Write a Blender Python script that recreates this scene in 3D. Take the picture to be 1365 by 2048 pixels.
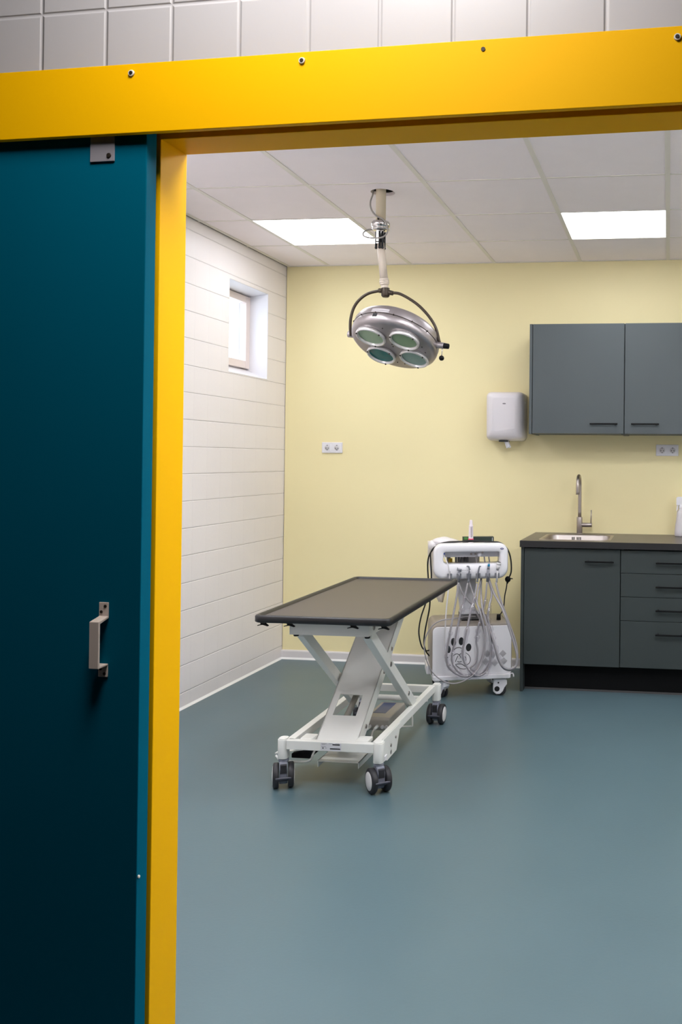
import bpy, bmesh, math, random
from mathutils import Matrix, Vector
random.seed(7)
S = bpy.context.scene
COL = S.collection
for o in list(bpy.data.objects):
    bpy.data.objects.remove(o, do_unlink=True)
PI = math.pi

# ------------------------------------------------------------------ camera
F_PX, PX, PY = 1769.0, 1118.556, 905.15
YAW, PIT, ROL = 0.1236, -0.0089, 0.0096
cam_d = bpy.data.cameras.new('camera')
cam = bpy.data.objects.new('camera', cam_d)
COL.objects.link(cam)
cam_d.sensor_fit = 'VERTICAL'
cam_d.sensor_height = 36.0
cam_d.sensor_width = 24.0
cam_d.lens = F_PX / 2048.0 * 36.0
cam_d.shift_x = (682.5 - PX) / 2048.0
cam_d.shift_y = (PY - 1024.0) / 2048.0
cam_d.clip_start = 0.05
fw = Vector((-math.sin(YAW) * math.cos(PIT), math.cos(YAW) * math.cos(PIT), -math.sin(PIT)))
rt = Vector((math.cos(YAW), math.sin(YAW), 0))
up = rt.cross(fw)
rt2 = rt * math.cos(ROL) + up * math.sin(ROL)
up2 = up * math.cos(ROL) - rt * math.sin(ROL)
M = Matrix((rt2, up2, -fw)).transposed().to_4x4()
M.translation = Vector((2.7357, -6.0478, 1.4337))
cam.matrix_world = M
S.camera = cam

# ------------------------------------------------------------------ sky, exposure
w = bpy.data.worlds.new('sky')
S.world = w
w.use_nodes = True
bg = w.node_tree.nodes['Background']
bg.inputs[0].default_value = (0.86, 0.93, 1.0, 1)
bg.inputs[1].default_value = 4.0
S.view_settings.view_transform = 'Standard'
S.view_settings.look = 'None'
S.view_settings.gamma = 1.0
S.view_settings.use_curve_mapping = False
S.view_settings.exposure = 0.0
ROOM_LIGHT = 9.0        # radiance of the room's ceiling panels
FRONT_FILL = 22.0      # radiance of the unseen panels added nearer the doorway as fill
HALL_LIGHT = 30.0       # radiance of the corridor's ceiling panel

# ------------------------------------------------------------------ materials
def lin(c):
    r = []
    for v in c:
        v = v / 255.0
        r.append(v / 12.92 if v <= 0.04045 else ((v + 0.055) / 1.055) ** 2.4)
    return (r[0], r[1], r[2], 1)

def mat(name, col, rough=0.5, metal=0.0, var=0.05, scale=6.0, bump=0.0, bscale=60.0, spec=0.5, coat=0.0, trans=0.0, stretch=None, rvar=0.0):
    m = bpy.data.materials.new(name)
    m.use_nodes = True
    nt = m.node_tree
    b = nt.nodes['Principled BSDF']
    b.inputs['Roughness'].default_value = rough
    b.inputs['Metallic'].default_value = metal
    b.inputs['Specular IOR Level'].default_value = spec
    b.inputs['Coat Weight'].default_value = coat
    b.inputs['Transmission Weight'].default_value = trans
    tc = nt.nodes.new('ShaderNodeTexCoord')
    src = tc.outputs['Object']
    if stretch:
        mp = nt.nodes.new('ShaderNodeMapping')
        mp.inputs['Scale'].default_value = stretch
        nt.links.new(src, mp.inputs[0])
        src = mp.outputs[0]
    nz = nt.nodes.new('ShaderNodeTexNoise')
    nz.inputs['Scale'].default_value = scale
    nz.inputs['Detail'].default_value = 5
    nt.links.new(src, nz.inputs['Vector'])
    c = lin(col)
    mx = nt.nodes.new('ShaderNodeMix')
    mx.data_type = 'RGBA'
    mx.inputs[6].default_value = tuple(max(0, v * (1 - var)) for v in c[:3]) + (1,)
    mx.inputs[7].default_value = tuple(min(1, v * (1 + var)) for v in c[:3]) + (1,)
    nt.links.new(nz.outputs['Fac'], mx.inputs[0])
    nt.links.new(mx.outputs[2], b.inputs['Base Color'])
    if rvar:
        mr = nt.nodes.new('ShaderNodeMapRange')
        mr.inputs['To Min'].default_value = max(0.02, rough - rvar)
        mr.inputs['To Max'].default_value = min(1, rough + rvar)
        nt.links.new(nz.outputs['Fac'], mr.inputs['Value'])
        nt.links.new(mr.outputs[0], b.inputs['Roughness'])
    if bump:
        n2 = nt.nodes.new('ShaderNodeTexNoise')
        n2.inputs['Scale'].default_value = bscale
        n2.inputs['Detail'].default_value = 3
        nt.links.new(src, n2.inputs['Vector'])
        bp = nt.nodes.new('ShaderNodeBump')
        bp.inputs['Strength'].default_value = bump
        bp.inputs['Distance'].default_value = 0.004
        nt.links.new(n2.outputs['Fac'], bp.inputs['Height'])
        nt.links.new(bp.outputs[0], b.inputs['Normal'])
    return m

def block_mat(name, col, axes, h, off, rough=0.35, joint=0.004, mortar_mul=0.86, perp=1.0):
    """painted square blocks: axes picks which object coordinates run along and up the wall"""
    m = mat(name, col, rough, var=0.025, scale=3.0)
    nt = m.node_tree
    b = nt.nodes['Principled BSDF']
    tc = nt.nodes.new('ShaderNodeTexCoord')
    sp = nt.nodes.new('ShaderNodeSeparateXYZ')
    nt.links.new(tc.outputs['Object'], sp.inputs[0])
    dists = []
    for ax, o in zip(axes, off):
        a = nt.nodes.new('ShaderNodeMath'); a.operation = 'SUBTRACT'
        nt.links.new(sp.outputs[ax], a.inputs[0]); a.inputs[1].default_value = o
        d = nt.nodes.new('ShaderNodeMath'); d.operation = 'PINGPONG'
        nt.links.new(a.outputs[0], d.inputs[0]); d.inputs[1].default_value = h / 2
        if not dists and perp < 1.0:      # the upright joints are filled almost flush
            q = nt.nodes.new('ShaderNodeMath'); q.operation = 'ADD'
            nt.links.new(d.outputs[0], q.inputs[0]); q.inputs[1].default_value = joint * (1 - perp)
            d = q
        dists.append(d.outputs[0])
    mn = nt.nodes.new('ShaderNodeMath'); mn.operation = 'MINIMUM'
    nt.links.new(dists[0], mn.inputs[0]); nt.links.new(dists[1], mn.inputs[1])
    mr = nt.nodes.new('ShaderNodeMapRange'); mr.interpolation_type = 'SMOOTHSTEP'
    mr.inputs['From Min'].default_value = joint * 0.15
    mr.inputs['From Max'].default_value = joint
    nt.links.new(mn.outputs[0], mr.inputs['Value'])
    bp = nt.nodes.new('ShaderNodeBump')
    bp.inputs['Strength'].default_value = 1.0
    bp.inputs['Distance'].default_value = 0.0022
    nt.links.new(mr.outputs[0], bp.inputs['Height'])
    n2 = nt.nodes.new('ShaderNodeTexNoise'); n2.inputs['Scale'].default_value = 55
    nt.links.new(tc.outputs['Object'], n2.inputs['Vector'])
    bp2 = nt.nodes.new('ShaderNodeBump'); bp2.inputs['Strength'].default_value = 0.10
    bp2.inputs['Distance'].default_value = 0.002
    nt.links.new(n2.outputs['Fac'], bp2.inputs['Height'])
    nt.links.new(bp.outputs[0], bp2.inputs['Normal'])
    nt.links.new(bp2.outputs[0], b.inputs['Normal'])
    old = b.inputs['Base Color'].links[0].from_socket
    mx = nt.nodes.new('ShaderNodeMix'); mx.data_type = 'RGBA'; mx.blend_type = 'MULTIPLY'
    mx.inputs[0].default_value = 1
    ml = nt.nodes.new('ShaderNodeMapRange')
    ml.inputs['To Min'].default_value = mortar_mul
    nt.links.new(mr.outputs[0], ml.inputs['Value'])
    nt.links.new(old, mx.inputs[6]); nt.links.new(ml.outputs[0], mx.inputs[7])
    nt.links.new(mx.outputs[2], b.inputs['Base Color'])
    return m

def emit_mat(name, col, strength):
    m = bpy.data.materials.new(name); m.use_nodes = True
    nt = m.node_tree
    for n in list(nt.nodes): nt.nodes.remove(n)
    e = nt.nodes.new('ShaderNodeEmission'); o = nt.nodes.new('ShaderNodeOutputMaterial')
    e.inputs[0].default_value = lin(col); e.inputs[1].default_value = strength
    nt.links.new(e.outputs[0], o.inputs[0])
    return m

def glass_mat(name, col, rough=0.02, mix=0.12):
    m = bpy.data.materials.new(name); m.use_nodes = True
    nt = m.node_tree
    for n in list(nt.nodes): nt.nodes.remove(n)
    o = nt.nodes.new('ShaderNodeOutputMaterial')
    t = nt.nodes.new('ShaderNodeBsdfTransparent'); t.inputs[0].default_value = lin(col)
    g = nt.nodes.new('ShaderNodeBsdfGlossy'); g.inputs['Roughness'].default_value = rough
    x = nt.nodes.new('ShaderNodeMixShader'); x.inputs[0].default_value = mix
    nt.links.new(t.outputs[0], x.inputs[1]); nt.links.new(g.outputs[0], x.inputs[2])
    nt.links.new(x.outputs[0], o.inputs[0])
    return m

LWALL_Z0, CH = 1.8024, 0.1557
MT = {}
MT['floor'] = mat('teal_grey_vinyl', (84, 105, 112), 0.36, var=0.09, scale=2.2, bump=0.06, bscale=90, spec=0.45, rvar=0.06)
MT['hall_floor'] = mat('grey_corridor_vinyl', (40, 46, 48), 0.45, var=0.05)  # darkened to cut light bounced onto the lower door
MT['yellow_wall'] = mat('pale_yellow_wall_paint', (243, 229, 177), 0.55, var=0.015, scale=2.0, bump=0.05, bscale=120)
MT['hall_wall'] = mat('grey_corridor_paint', (62, 60, 60), 0.6, var=0.02)  # unseen corridor walls and ceiling, darkened to cut bounced light
MT['white_wall'] = mat('white_wall_paint', (240, 238, 236), 0.5, var=0.02)
MT['left_block'] = block_mat('white_painted_blocks', (243, 236, 236), ('Y', 'Z'), CH, (0.02, LWALL_Z0), perp=0.3, mortar_mul=0.9)
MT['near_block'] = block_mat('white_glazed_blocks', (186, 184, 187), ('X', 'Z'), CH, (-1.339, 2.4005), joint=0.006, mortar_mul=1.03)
MT['ceiling'] = mat('ceiling_tile', (252, 242, 244), 0.85, var=0.02, scale=9, bump=0.12, bscale=220)
MT['tbar'] = mat('ceiling_grid_metal', (234, 227, 219), 0.5, var=0.02)
MT['dark'] = mat('dark_void', (26, 22, 18), 0.9)
MT['white_trim'] = mat('white_trim_paint', (222, 216, 214), 0.4, var=0.02)
MT['caulk'] = mat('white_caulk', (236, 234, 232), 0.4, var=0.01)
MT['yellow'] = mat('yellow_gloss_paint', (255, 190, 0), 0.5, spec=0.1, var=0.02, scale=3, bump=0.05, bscale=45)
MT['teal'] = mat('dark_teal_door_paint', (0, 95, 121), 0.5, spec=0.03, var=0.04, scale=2.5, bump=0.03, bscale=60)
MT['steel'] = mat('brushed_steel', (176, 166, 160), 0.36, 0.95, var=0.06, scale=30, stretch=(1, 1, 8))
MT['alu'] = mat('worn_cast_aluminium', (178, 170, 171), 0.36, 0.85, var=0.24, scale=9, bump=0.05, bscale=40, rvar=0.1)
MT['lens_rim'] = mat('pale_lens_rim_metal', (226, 222, 220), 0.3, 0.45, var=0.05)
MT['plate_worn'] = mat('worn_nameplate', (190, 184, 186), 0.5)
MT['chrome'] = mat('chrome', (206, 202, 200), 0.14, 1.0, var=0.03)
MT['bracket'] = mat('grey_bracket_metal', (168, 164, 172), 0.5, 0.4, var=0.05)
MT['handle_metal'] = mat('satin_handle_metal', (228, 212, 202), 0.45, 0.1, var=0.04)
MT['screw'] = mat('dark_screw_metal', (60, 52, 46), 0.5, 0.6)
MT['washer'] = mat('white_washer', (226, 222, 214), 0.45)
MT['plastic_white'] = mat('white_plastic', (232, 229, 232), 0.3, var=0.01)
MT['dispenser'] = mat('dispenser_plastic', (222, 216, 218), 0.28, var=0.01)
MT['socket_dark'] = mat('socket_recess', (206, 202, 202), 0.5)
MT['black'] = mat('black_plastic', (9, 9, 10), 0.5, spec=0.2, var=0.08)
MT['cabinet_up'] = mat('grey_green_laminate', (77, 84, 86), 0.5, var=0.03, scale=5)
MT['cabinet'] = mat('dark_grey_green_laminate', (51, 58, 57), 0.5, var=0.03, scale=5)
MT['plinth'] = mat('black_plinth', (7, 7, 8), 0.6, var=0.05, spec=0.15)
MT['worktop'] = mat('dark_worktop', (78, 71, 66), 0.34, var=0.12, scale=12, stretch=(1, 6, 1))
MT['worktop_edge'] = mat('black_worktop_edge', (30, 28, 29), 0.5, var=0.08)
MT['pine'] = mat('pinkish_window_paint', (238, 222, 214), 0.4, var=0.02)
MT['cream'] = mat('cream_enamel', (208, 192, 164), 0.4, var=0.05, scale=12)
MT['cream_worn'] = mat('worn_cream_enamel', (204, 190, 174), 0.42, var=0.22, scale=22, stretch=(2.2, 2.2, 0.4))
MT['yoke'] = mat('worn_dark_steel', (66, 56, 46), 0.42, 0.5, var=0.25, scale=25)
MT['cable_grey'] = mat('grey_cable', (196, 190, 182), 0.5)
MT['cable_dim'] = mat('dull_grey_cable', (142, 136, 130), 0.6)
MT['cable_black'] = mat('black_cable', (16, 15, 15), 0.4)
MT['table_white'] = mat('grey_white_powder_coat', (228, 227, 221), 0.42, var=0.025, scale=8)
MT['table_top'] = mat('dark_vinyl_mat', (74, 66, 64), 0.42, var=0.05, scale=90, spec=0.5)
MT['table_rim'] = mat('black_rubber_rim', (30, 28, 29), 0.42, var=0.06)
MT['caster'] = mat('charcoal_caster_plastic', (66, 66, 76), 0.45, var=0.05)
MT['tyre'] = mat('black_rubber_tyre', (38, 37, 41), 0.55)
MT['caster_fork'] = mat('grey_caster_housing', (128, 130, 142), 0.4)
MT['hub'] = mat('white_caster_hub', (222, 220, 218), 0.4)
MT['blue'] = mat('blue_label', (62, 78, 122), 0.4)
MT['box_grey'] = mat('warm_grey_plastic', (166, 160, 150), 0.5)
MT['paper'] = mat('white_label_paper', (214, 212, 216), 0.5, var=0.01)
MT['ink'] = mat('black_print', (22, 22, 24), 0.5)
MT['ink_pale'] = mat('pale_grey_print', (168, 164, 167), 0.5)
MT['ink_grey'] = mat('grey_print', (128, 124, 128), 0.5)
MT['cart_grey'] = mat('taupe_cart_shell', (150, 140, 130), 0.45, var=0.03)
MT['cart_panel'] = mat('pale_grey_cart_panel', (230, 227, 229), 0.4, var=0.015)
MT['column'] = mat('pale_grey_column', (196, 195, 199), 0.4)
MT['inst'] = mat('grey_instrument', (132, 132, 138), 0.34, 0.3)
MT['hose'] = mat('grey_hose', (156, 151, 153), 0.35, var=0.04)
MT['hose_white'] = mat('white_hose', (206, 202, 202), 0.35)
MT['dark_bracket'] = mat('dark_grey_bracket', (74, 72, 72), 0.5)
MT['bag'] = mat('white_bag_plastic', (226, 220, 220), 0.35, var=0.02, bump=0.35, bscale=18)
MT['bag_thin'] = mat('thin_bag_plastic', (222, 212, 196), 0.4, var=0.02)
MT['green_box'] = mat('dark_green_card', (24, 40, 34), 0.45)
MT['green'] = mat('green_print', (70, 130, 60), 0.45)
MT['pink'] = mat('pink_ring', (226, 60, 104), 0.4)
MT['syringe'] = mat('milky_plastic', (226, 214, 218), 0.3, var=0.02)
MT['cyan'] = mat('cyan_ring', (0, 130, 176), 0.4)
MT['blue_dot'] = mat('blue_button', (70, 110, 200), 0.4)
MT['navy'] = mat('navy_badge', (54, 54, 110), 0.4)
MT['yellow_thing'] = mat('yellow_plastic', (206, 170, 40), 0.4)
MT['sleeve'] = glass_mat('clear_plastic_sleeve', (250, 249, 251), 0.1, 0.10)
MT['pane'] = glass_mat('window_glass', (245, 250, 255), 0.01, 0.06)
MT['lens_pale'] = mat('pale_green_lens', (160, 184, 152), 0.25, var=0.04, coat=0.15)
MT['lens_teal'] = mat('deep_teal_lens', (0, 106, 104), 0.25, var=0.05, coat=0.1)
MT['lens_sage'] = mat('sage_green_lens', (134, 162, 126), 0.25, var=0.04, coat=0.15)
MT['lens_grey'] = mat('grey_green_lens', (134, 162, 152), 0.25, var=0.04, coat=0.15)
MT['outside'] = mat('outside_render', (226, 228, 236), 0.8)
MT['panel_on'] = emit_mat('lit_diffuser', (247, 250, 255), ROOM_LIGHT)
MT['panel_fill'] = emit_mat('front_fill_diffuser', (247, 250, 255), FRONT_FILL)
MT['panel_hall'] = emit_mat('lit_corridor_diffuser', (255, 250, 246), HALL_LIGHT)
MT['bottle'] = mat('white_bottle_plastic', (214, 208, 210), 0.3, var=0.02)

# ------------------------------------------------------------------ mesh helpers
class B:
    """collects shapes and links them as one mesh object"""
    def __init__(s):
        s.v = []; s.f = []; s.sm = []
    def add(s, verts, faces, smooth=False, mx=None):
        k = len(s.v)
        for p in verts:
            p = Vector(p)
            s.v.append(mx @ p if mx is not None else p)
        for f in faces:
            s.f.append([i + k for i in f]); s.sm.append(smooth)
        return s
    def box(s, x0, x1, y0, y1, z0, z1, mx=None):
        v = [(x, y, z) for z in (z0, z1) for y in (y0, y1) for x in (x0, x1)]
        f = [(0, 2, 3, 1), (4, 5, 7, 6), (0, 1, 5, 4), (2, 6, 7, 3), (0, 4, 6, 2), (1, 3, 7, 5)]
        return s.add(v, f, False, mx)
    def prism(s, pts, a, b, axis='z', smooth=False, mx=None):
        """polygon extruded along an axis from a to b"""
        n = len(pts)
        def P(p, t):
            if axis == 'z': return (p[0], p[1], t)
            if axis == 'y': return (p[0], t, p[1])
            return (t, p[0], p[1])
        v = [P(p, a) for p in pts] + [P(p, b) for p in pts]
        area = sum(pts[i][0] * pts[(i + 1) % n][1] - pts[(i + 1) % n][0] * pts[i][1] for i in range(n))
        flip = (area < 0) ^ (axis == 'y')
        f = [list(range(n))[::-1], list(range(n, 2 * n))]
        s_faces = [[i, (i + 1) % n, n + (i + 1) % n, n + i] for i in range(n)]
        if flip:
            f = [x[::-1] for x in f]; s_faces = [x[::-1] for x in s_faces]
        s.add(v, f, False, mx)
        k = len(s.v) - 2 * n
        for q in s_faces:
            s.f.append([i + k for i in q]); s.sm.append(smooth)
        return s
    def cyl(s, p0, p1, r0, r1=None, n=24, smooth=True, caps=True):
        r1 = r0 if r1 is None else r1
        p0, p1 = Vector(p0), Vector(p1)
        d = (p1 - p0).normalized()
        a = d.orthogonal().normalized(); b = d.cross(a)
        v = []
        for p, r in ((p0, r0), (p1, r1)):
            for i in range(n):
                t = 2 * PI * i / n
                v.append(p + (a * math.cos(t) + b * math.sin(t)) * r)
        k = len(s.v)
        s.add(v, [[i, (i + 1) % n, n + (i + 1) % n, n + i] for i in range(n)], smooth)
        if caps:
            s.f.append([k + i for i in range(n)][::-1]); s.sm.append(False)
            s.f.append([k + n + i for i in range(n)]); s.sm.append(False)
        return s
    def lathe(s, prof, n=40, mx=None, smooth=True, cap=True):
        """profile of (radius, z) turned round the z axis"""
        v = []; f = []
        for r, z in prof:
            for i in range(n):
                t = 2 * PI * i / n
                v.append((r * math.cos(t), r * math.sin(t), z))
        for j in range(len(prof) - 1):
            for i in range(n):
                f.append((j * n + i, j * n + (i + 1) % n, (j + 1) * n + (i + 1) % n, (j + 1) * n + i))
        k = len(s.v)
        s.add(v, f, smooth, mx)
        if cap:
            s.f.append([k + i for i in range(n)][::-1]); s.sm.append(False)
            m = (len(prof) - 1) * n
            s.f.append([k + m + i for i in range(n)]); s.sm.append(False)
        return s
    def rings(s, rings, smooth=True, cap0=True, cap1=True, mx=None):
        n = len(rings[0])
        v = [p for r in rings for p in r]
        f = []
        for j in range(len(rings) - 1):
            for i in range(n):
                f.append((j * n + i, j * n + (i + 1) % n, (j + 1) * n + (i + 1) % n, (j + 1) * n + i))
        k = len(s.v)
        s.add(v, f, smooth, mx)
        if cap0: s.f.append([k + i for i in range(n)][::-1]); s.sm.append(False)
        if cap1:
            m = (len(rings) - 1) * n
            s.f.append([k + m + i for i in range(n)]); s.sm.append(False)
        return s
    def tube(s, pts, r, n=10, sub=6, spline=True, closed=False):
        P = [Vector(p) for p in pts]
        if spline and len(P) > 2: P = catmull(P, sub, closed)
        m = len(P)
        prev = None
        v = []
        for i, p in enumerate(P):
            d = (P[(i + 1) % m] if (closed or i < m - 1) else p) - (P[i - 1] if (closed or i > 0) else p)
            d.normalize()
            if prev is None: a = d.orthogonal().normalized()
            else:
                a = prev - d * prev.dot(d)
                a = a.normalized() if a.length > 1e-6 else d.orthogonal().normalized()
            prev = a
            b = d.cross(a)
            rr = r(i / (m - 1)) if callable(r) else r
            for j in range(n):
                t = 2 * PI * j / n
                v.append(p + (a * math.cos(t) + b * math.sin(t)) * rr)
        f = []
        for i in range(m if closed else m - 1):
            for j in range(n):
                k2 = ((i + 1) % m) * n
                f.append((i * n + j, i * n + (j + 1) % n, k2 + (j + 1) % n, k2 + j))
        k = len(s.v)
        s.add(v, f, True)
        if not closed:
            s.f.append([k + j for j in range(n)][::-1]); s.sm.append(False)
            s.f.append([k + (m - 1) * n + j for j in range(n)]); s.sm.append(False)
        return s
    def sphere(s, c, r, n=16, sc=(1, 1, 1)):
        c = Vector(c)
        prof = []
        rings = []
        for j in range(1, n // 2):
            t = -PI / 2 + PI * j / (n // 2)
            rings.append([c + Vector((math.cos(t) * math.cos(2 * PI * i / n) * r * sc[0], math.cos(t) * math.sin(2 * PI * i / n) * r * sc[1], math.sin(t) * r * sc[2])) for i in range(n)])
        return s.rings(rings)
    def build(s, name, m, parent=None, bevel=0.0, seg=2, loc=None, rot=None):
        me = bpy.data.meshes.new(name)
        me.from_pydata([tuple(p) for p in s.v], [], s.f)
        me.update()
        bm = bmesh.new(); bm.from_mesh(me)
        bmesh.ops.recalc_face_normals(bm, faces=bm.faces)
        bm.to_mesh(me); bm.free()
        me.polygons.foreach_set('use_smooth', s.sm)
        me.materials.append(MT[m] if isinstance(m, str) else m)
        o = bpy.data.objects.new(name, me)
        COL.objects.link(o)
        if parent: o.parent = parent
        if loc: o.location = loc
        if rot: o.rotation_euler = rot
        if bevel:
            bv = o.modifiers.new('bevel', 'BEVEL')
            bv.width = bevel; bv.segments = seg; bv.limit_method = 'ANGLE'; bv.angle_limit = math.radians(40)
            bv.harden_normals = False
        return o

def build_each(b, name, m, parent, **kw):
    """every loose piece of b becomes an object of its own"""
    par = list(range(len(b.v)))
    def find(i):
        while par[i] != i: par[i] = par[par[i]]; i = par[i]
        return i
    for f in b.f:
        for k in f[1:]: par[find(k)] = find(f[0])
    groups = {}
    for f, sm in zip(b.f, b.sm): groups.setdefault(find(f[0]), []).append((f, sm))
    out = []
    for g in groups.values():
        idx = {}
        c = B()
        for f, sm in g:
            q = []
            for i in f:
                if i not in idx: idx[i] = len(c.v); c.v.append(b.v[i])
                q.append(idx[i])
            c.f.append(q); c.sm.append(sm)
        out.append(c.build(name, m, parent, **kw))
    return out

def catmull(P, sub=6, closed=False):
    out = []
    n = len(P)
    for i in range(n if closed else n - 1):
        p0 = P[(i - 1) % n] if (closed or i > 0) else P[0] * 2 - P[1]
        p1 = P[i]; p2 = P[(i + 1) % n]
        p3 = P[(i + 2) % n] if (closed or i < n - 2) else P[-1] * 2 - P[-2]
        for k in range(sub):
            t = k / sub
            out.append(0.5 * ((2 * p1) + (p2 - p0) * t + (2 * p0 - 5 * p1 + 4 * p2 - p3) * t * t + (3 * p1 - p0 - 3 * p2 + p3) * t ** 3))
    if not closed: out.append(P[-1].copy())
    return out

def rrect(x0, x1, y0, y1, r, n=6):
    pts = []
    if not isinstance(r, (list, tuple)): r = [r] * 4
    for (cx, cy, a0, rr) in ((x1 - r[0], y1 - r[0], 0, r[0]), (x0 + r[1], y1 - r[1], 90, r[1]), (x0 + r[2], y0 + r[2], 180, r[2]), (x1 - r[3], y0 + r[3], 270, r[3])):
        for k in range(n + 1):
            t = math.radians(a0 + 90 * k / n)
            pts.append((cx + rr * math.cos(t), cy + rr * math.sin(t)))
    return pts

def thing(name, label, cat, loc=(0, 0, 0), rz=0.0, group=None):
    o = bpy.data.objects.new(name, None); COL.objects.link(o)
    o.empty_display_size = 0.1
    o.location = loc; o.rotation_euler = (0, 0, rz)
    return tag(o, label, cat, group)

def tag(o, label, cat, group=None):
    o['label'] = label; o['category'] = cat
    if group: o['group'] = group
    return o

def struct(o, label=None, cat=None):
    o['kind'] = 'structure'
    if label: o['label'] = label
    if cat: o['category'] = cat
    return o

# ================================================================== THE ROOM
H = 2.8067
RX, RY = 5.2, -4.12       # right wall, nominal depth
NA = -0.0387              # the doorway wall runs a little askew
NP = (2.7, -4.322, 0.0)   # a point on its corridor face
ZR = (0, 0, NA)

# floors
struct(B().box(-0.3, RX + 0.1, -4.6, 0.1, -0.1, 0).build('floor', 'floor'), 'teal grey vinyl floor of the treatment room', 'floor')
struct(B().box(-2.0, RX + 0.6, -8.4, -4.6, -0.1, 0).build('floor_corridor', 'hall_floor'), 'grey vinyl floor of the corridor in front of the doorway', 'floor')

# left wall with the window opening
WY0, WY1, WZ0, WZ1, WD = -0.823, -0.285, 1.966, 2.555, 0.20
b = B()
b.box(-WD, 0, -4.30, WY0, 0, H + 0.35)
b.box(-WD, 0, WY1, 0.06, 0, H + 0.35)
b.box(-WD, 0, WY0, WY1, 0, WZ0)
b.box(-WD, 0, WY0, WY1, WZ1, H + 0.35)
struct(b.build('wall_left', 'left_block'), 'white painted block wall with a small window', 'wall')
struct(B().box(0.004, RX, 0, 0.12, 0, H + 0.35).build('wall_back', 'yellow_wall'), 'pale yellow back wall', 'wall')
struct(B().box(-0.01, 0.004, 0.05, 0.07, 0, H + 0.3).build('trim_1', 'dark'), 'dark open joint in the far left corner', 'joint')
struct(B().box(RX, RX + 0.12, -4.4, 0.12, 0, H + 0.35).build('wall_right', 'white_wall'), 'white right wall', 'wall')

# baseboard and floor caulk
b = B()
b.prism([(0, 0), (-0.012, 0), (-0.012, 0.054), (-0.008, 0.062), (0, 0.064)], 0.0, 1.83, 'x')
bb = struct(b.build('baseboard_back', 'white_trim'), 'white baseboard along the yellow wall', 'baseboard')
B().prism([(-0.010, 0), (-0.024, 0), (-0.013, 0.012), (-0.010, 0.012)], 0.0, 1.83, 'x').build('caulk_line', 'caulk', bb)
struct(B().prism([(0.0, 0.012), (0.012, 0.0), (0.0, 0.0)], -4.1, -0.012, 'y').build('baseboard_left', 'caulk'), 'white caulk line along the foot of the block wall', 'baseboard')

# window
fx = -0.128
b = B()
fz0, fz1 = WZ0 + 0.074, WZ1 - 0.024
b.box(fx - 0.05, fx, WY1 - 0.058, WY1 - 0.003, fz0, fz1)
b.box(fx - 0.05, fx, WY0 + 0.003, WY0 + 0.058, fz0, fz1)
b.box(fx - 0.05, fx, WY0 + 0.058, WY1 - 0.058, fz1 - 0.045, fz1)
b.box(fx - 0.05, fx, WY0 + 0.058, WY1 - 0.058, fz0, fz0 + 0.05)
wn = struct(b.build('window_1', 'pine', None, bevel=0.003), 'small high window with a pale pinkish frame in the block wall', 'window')
b = B()
# sloping sill, head and lining
b.prism([(0.0, WZ0 + 0.001), (0.0, WZ0 + 0.004), (fx - 0.03, WZ0 + 0.072), (fx - 0.03, WZ0 + 0.001)], WY0, WY1, 'y')
b.build('window_sill', 'plastic_white', wn)
b = B()
b.prism([(-0.001, WZ1 - 0.001), (-0.001, WZ1 - 0.003), (fx - 0.03, WZ1 - 0.02), (fx - 0.03, WZ1 - 0.001)], WY0, WY1, 'y')
b.box(fx - 0.03, -0.001, WY1 - 0.003, WY1 - 0.0005, WZ0 + 0.004, WZ1 - 0.003)
b.box(fx - 0.03, -0.001, WY0 + 0.0005, WY0 + 0.003, WZ0 + 0.004, WZ1 - 0.003)
b.build('window_lining', 'plastic_white', wn)
B().box(fx - 0.028, fx - 0.024, WY0 + 0.055, WY1 - 0.055, fz0 + 0.045, fz1 - 0.042).build('pane', 'pane', wn)
b = B()
b.box(-0.235, fx - 0.051, WY1 - 0.058, WY1 - 0.001, WZ0 + 0.004, WZ1 - 0.003)
b.box(-0.235, fx - 0.051, WY0 + 0.001, WY1 - 0.058, WZ1 - 0.045, WZ1 - 0.003)
b.box(-0.235, fx - 0.051, WY0 + 0.001, WY1 - 0.058, WZ0 + 0.004, WZ0 + 0.07)
b.build('outer_surround', 'outside', wn)

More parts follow.
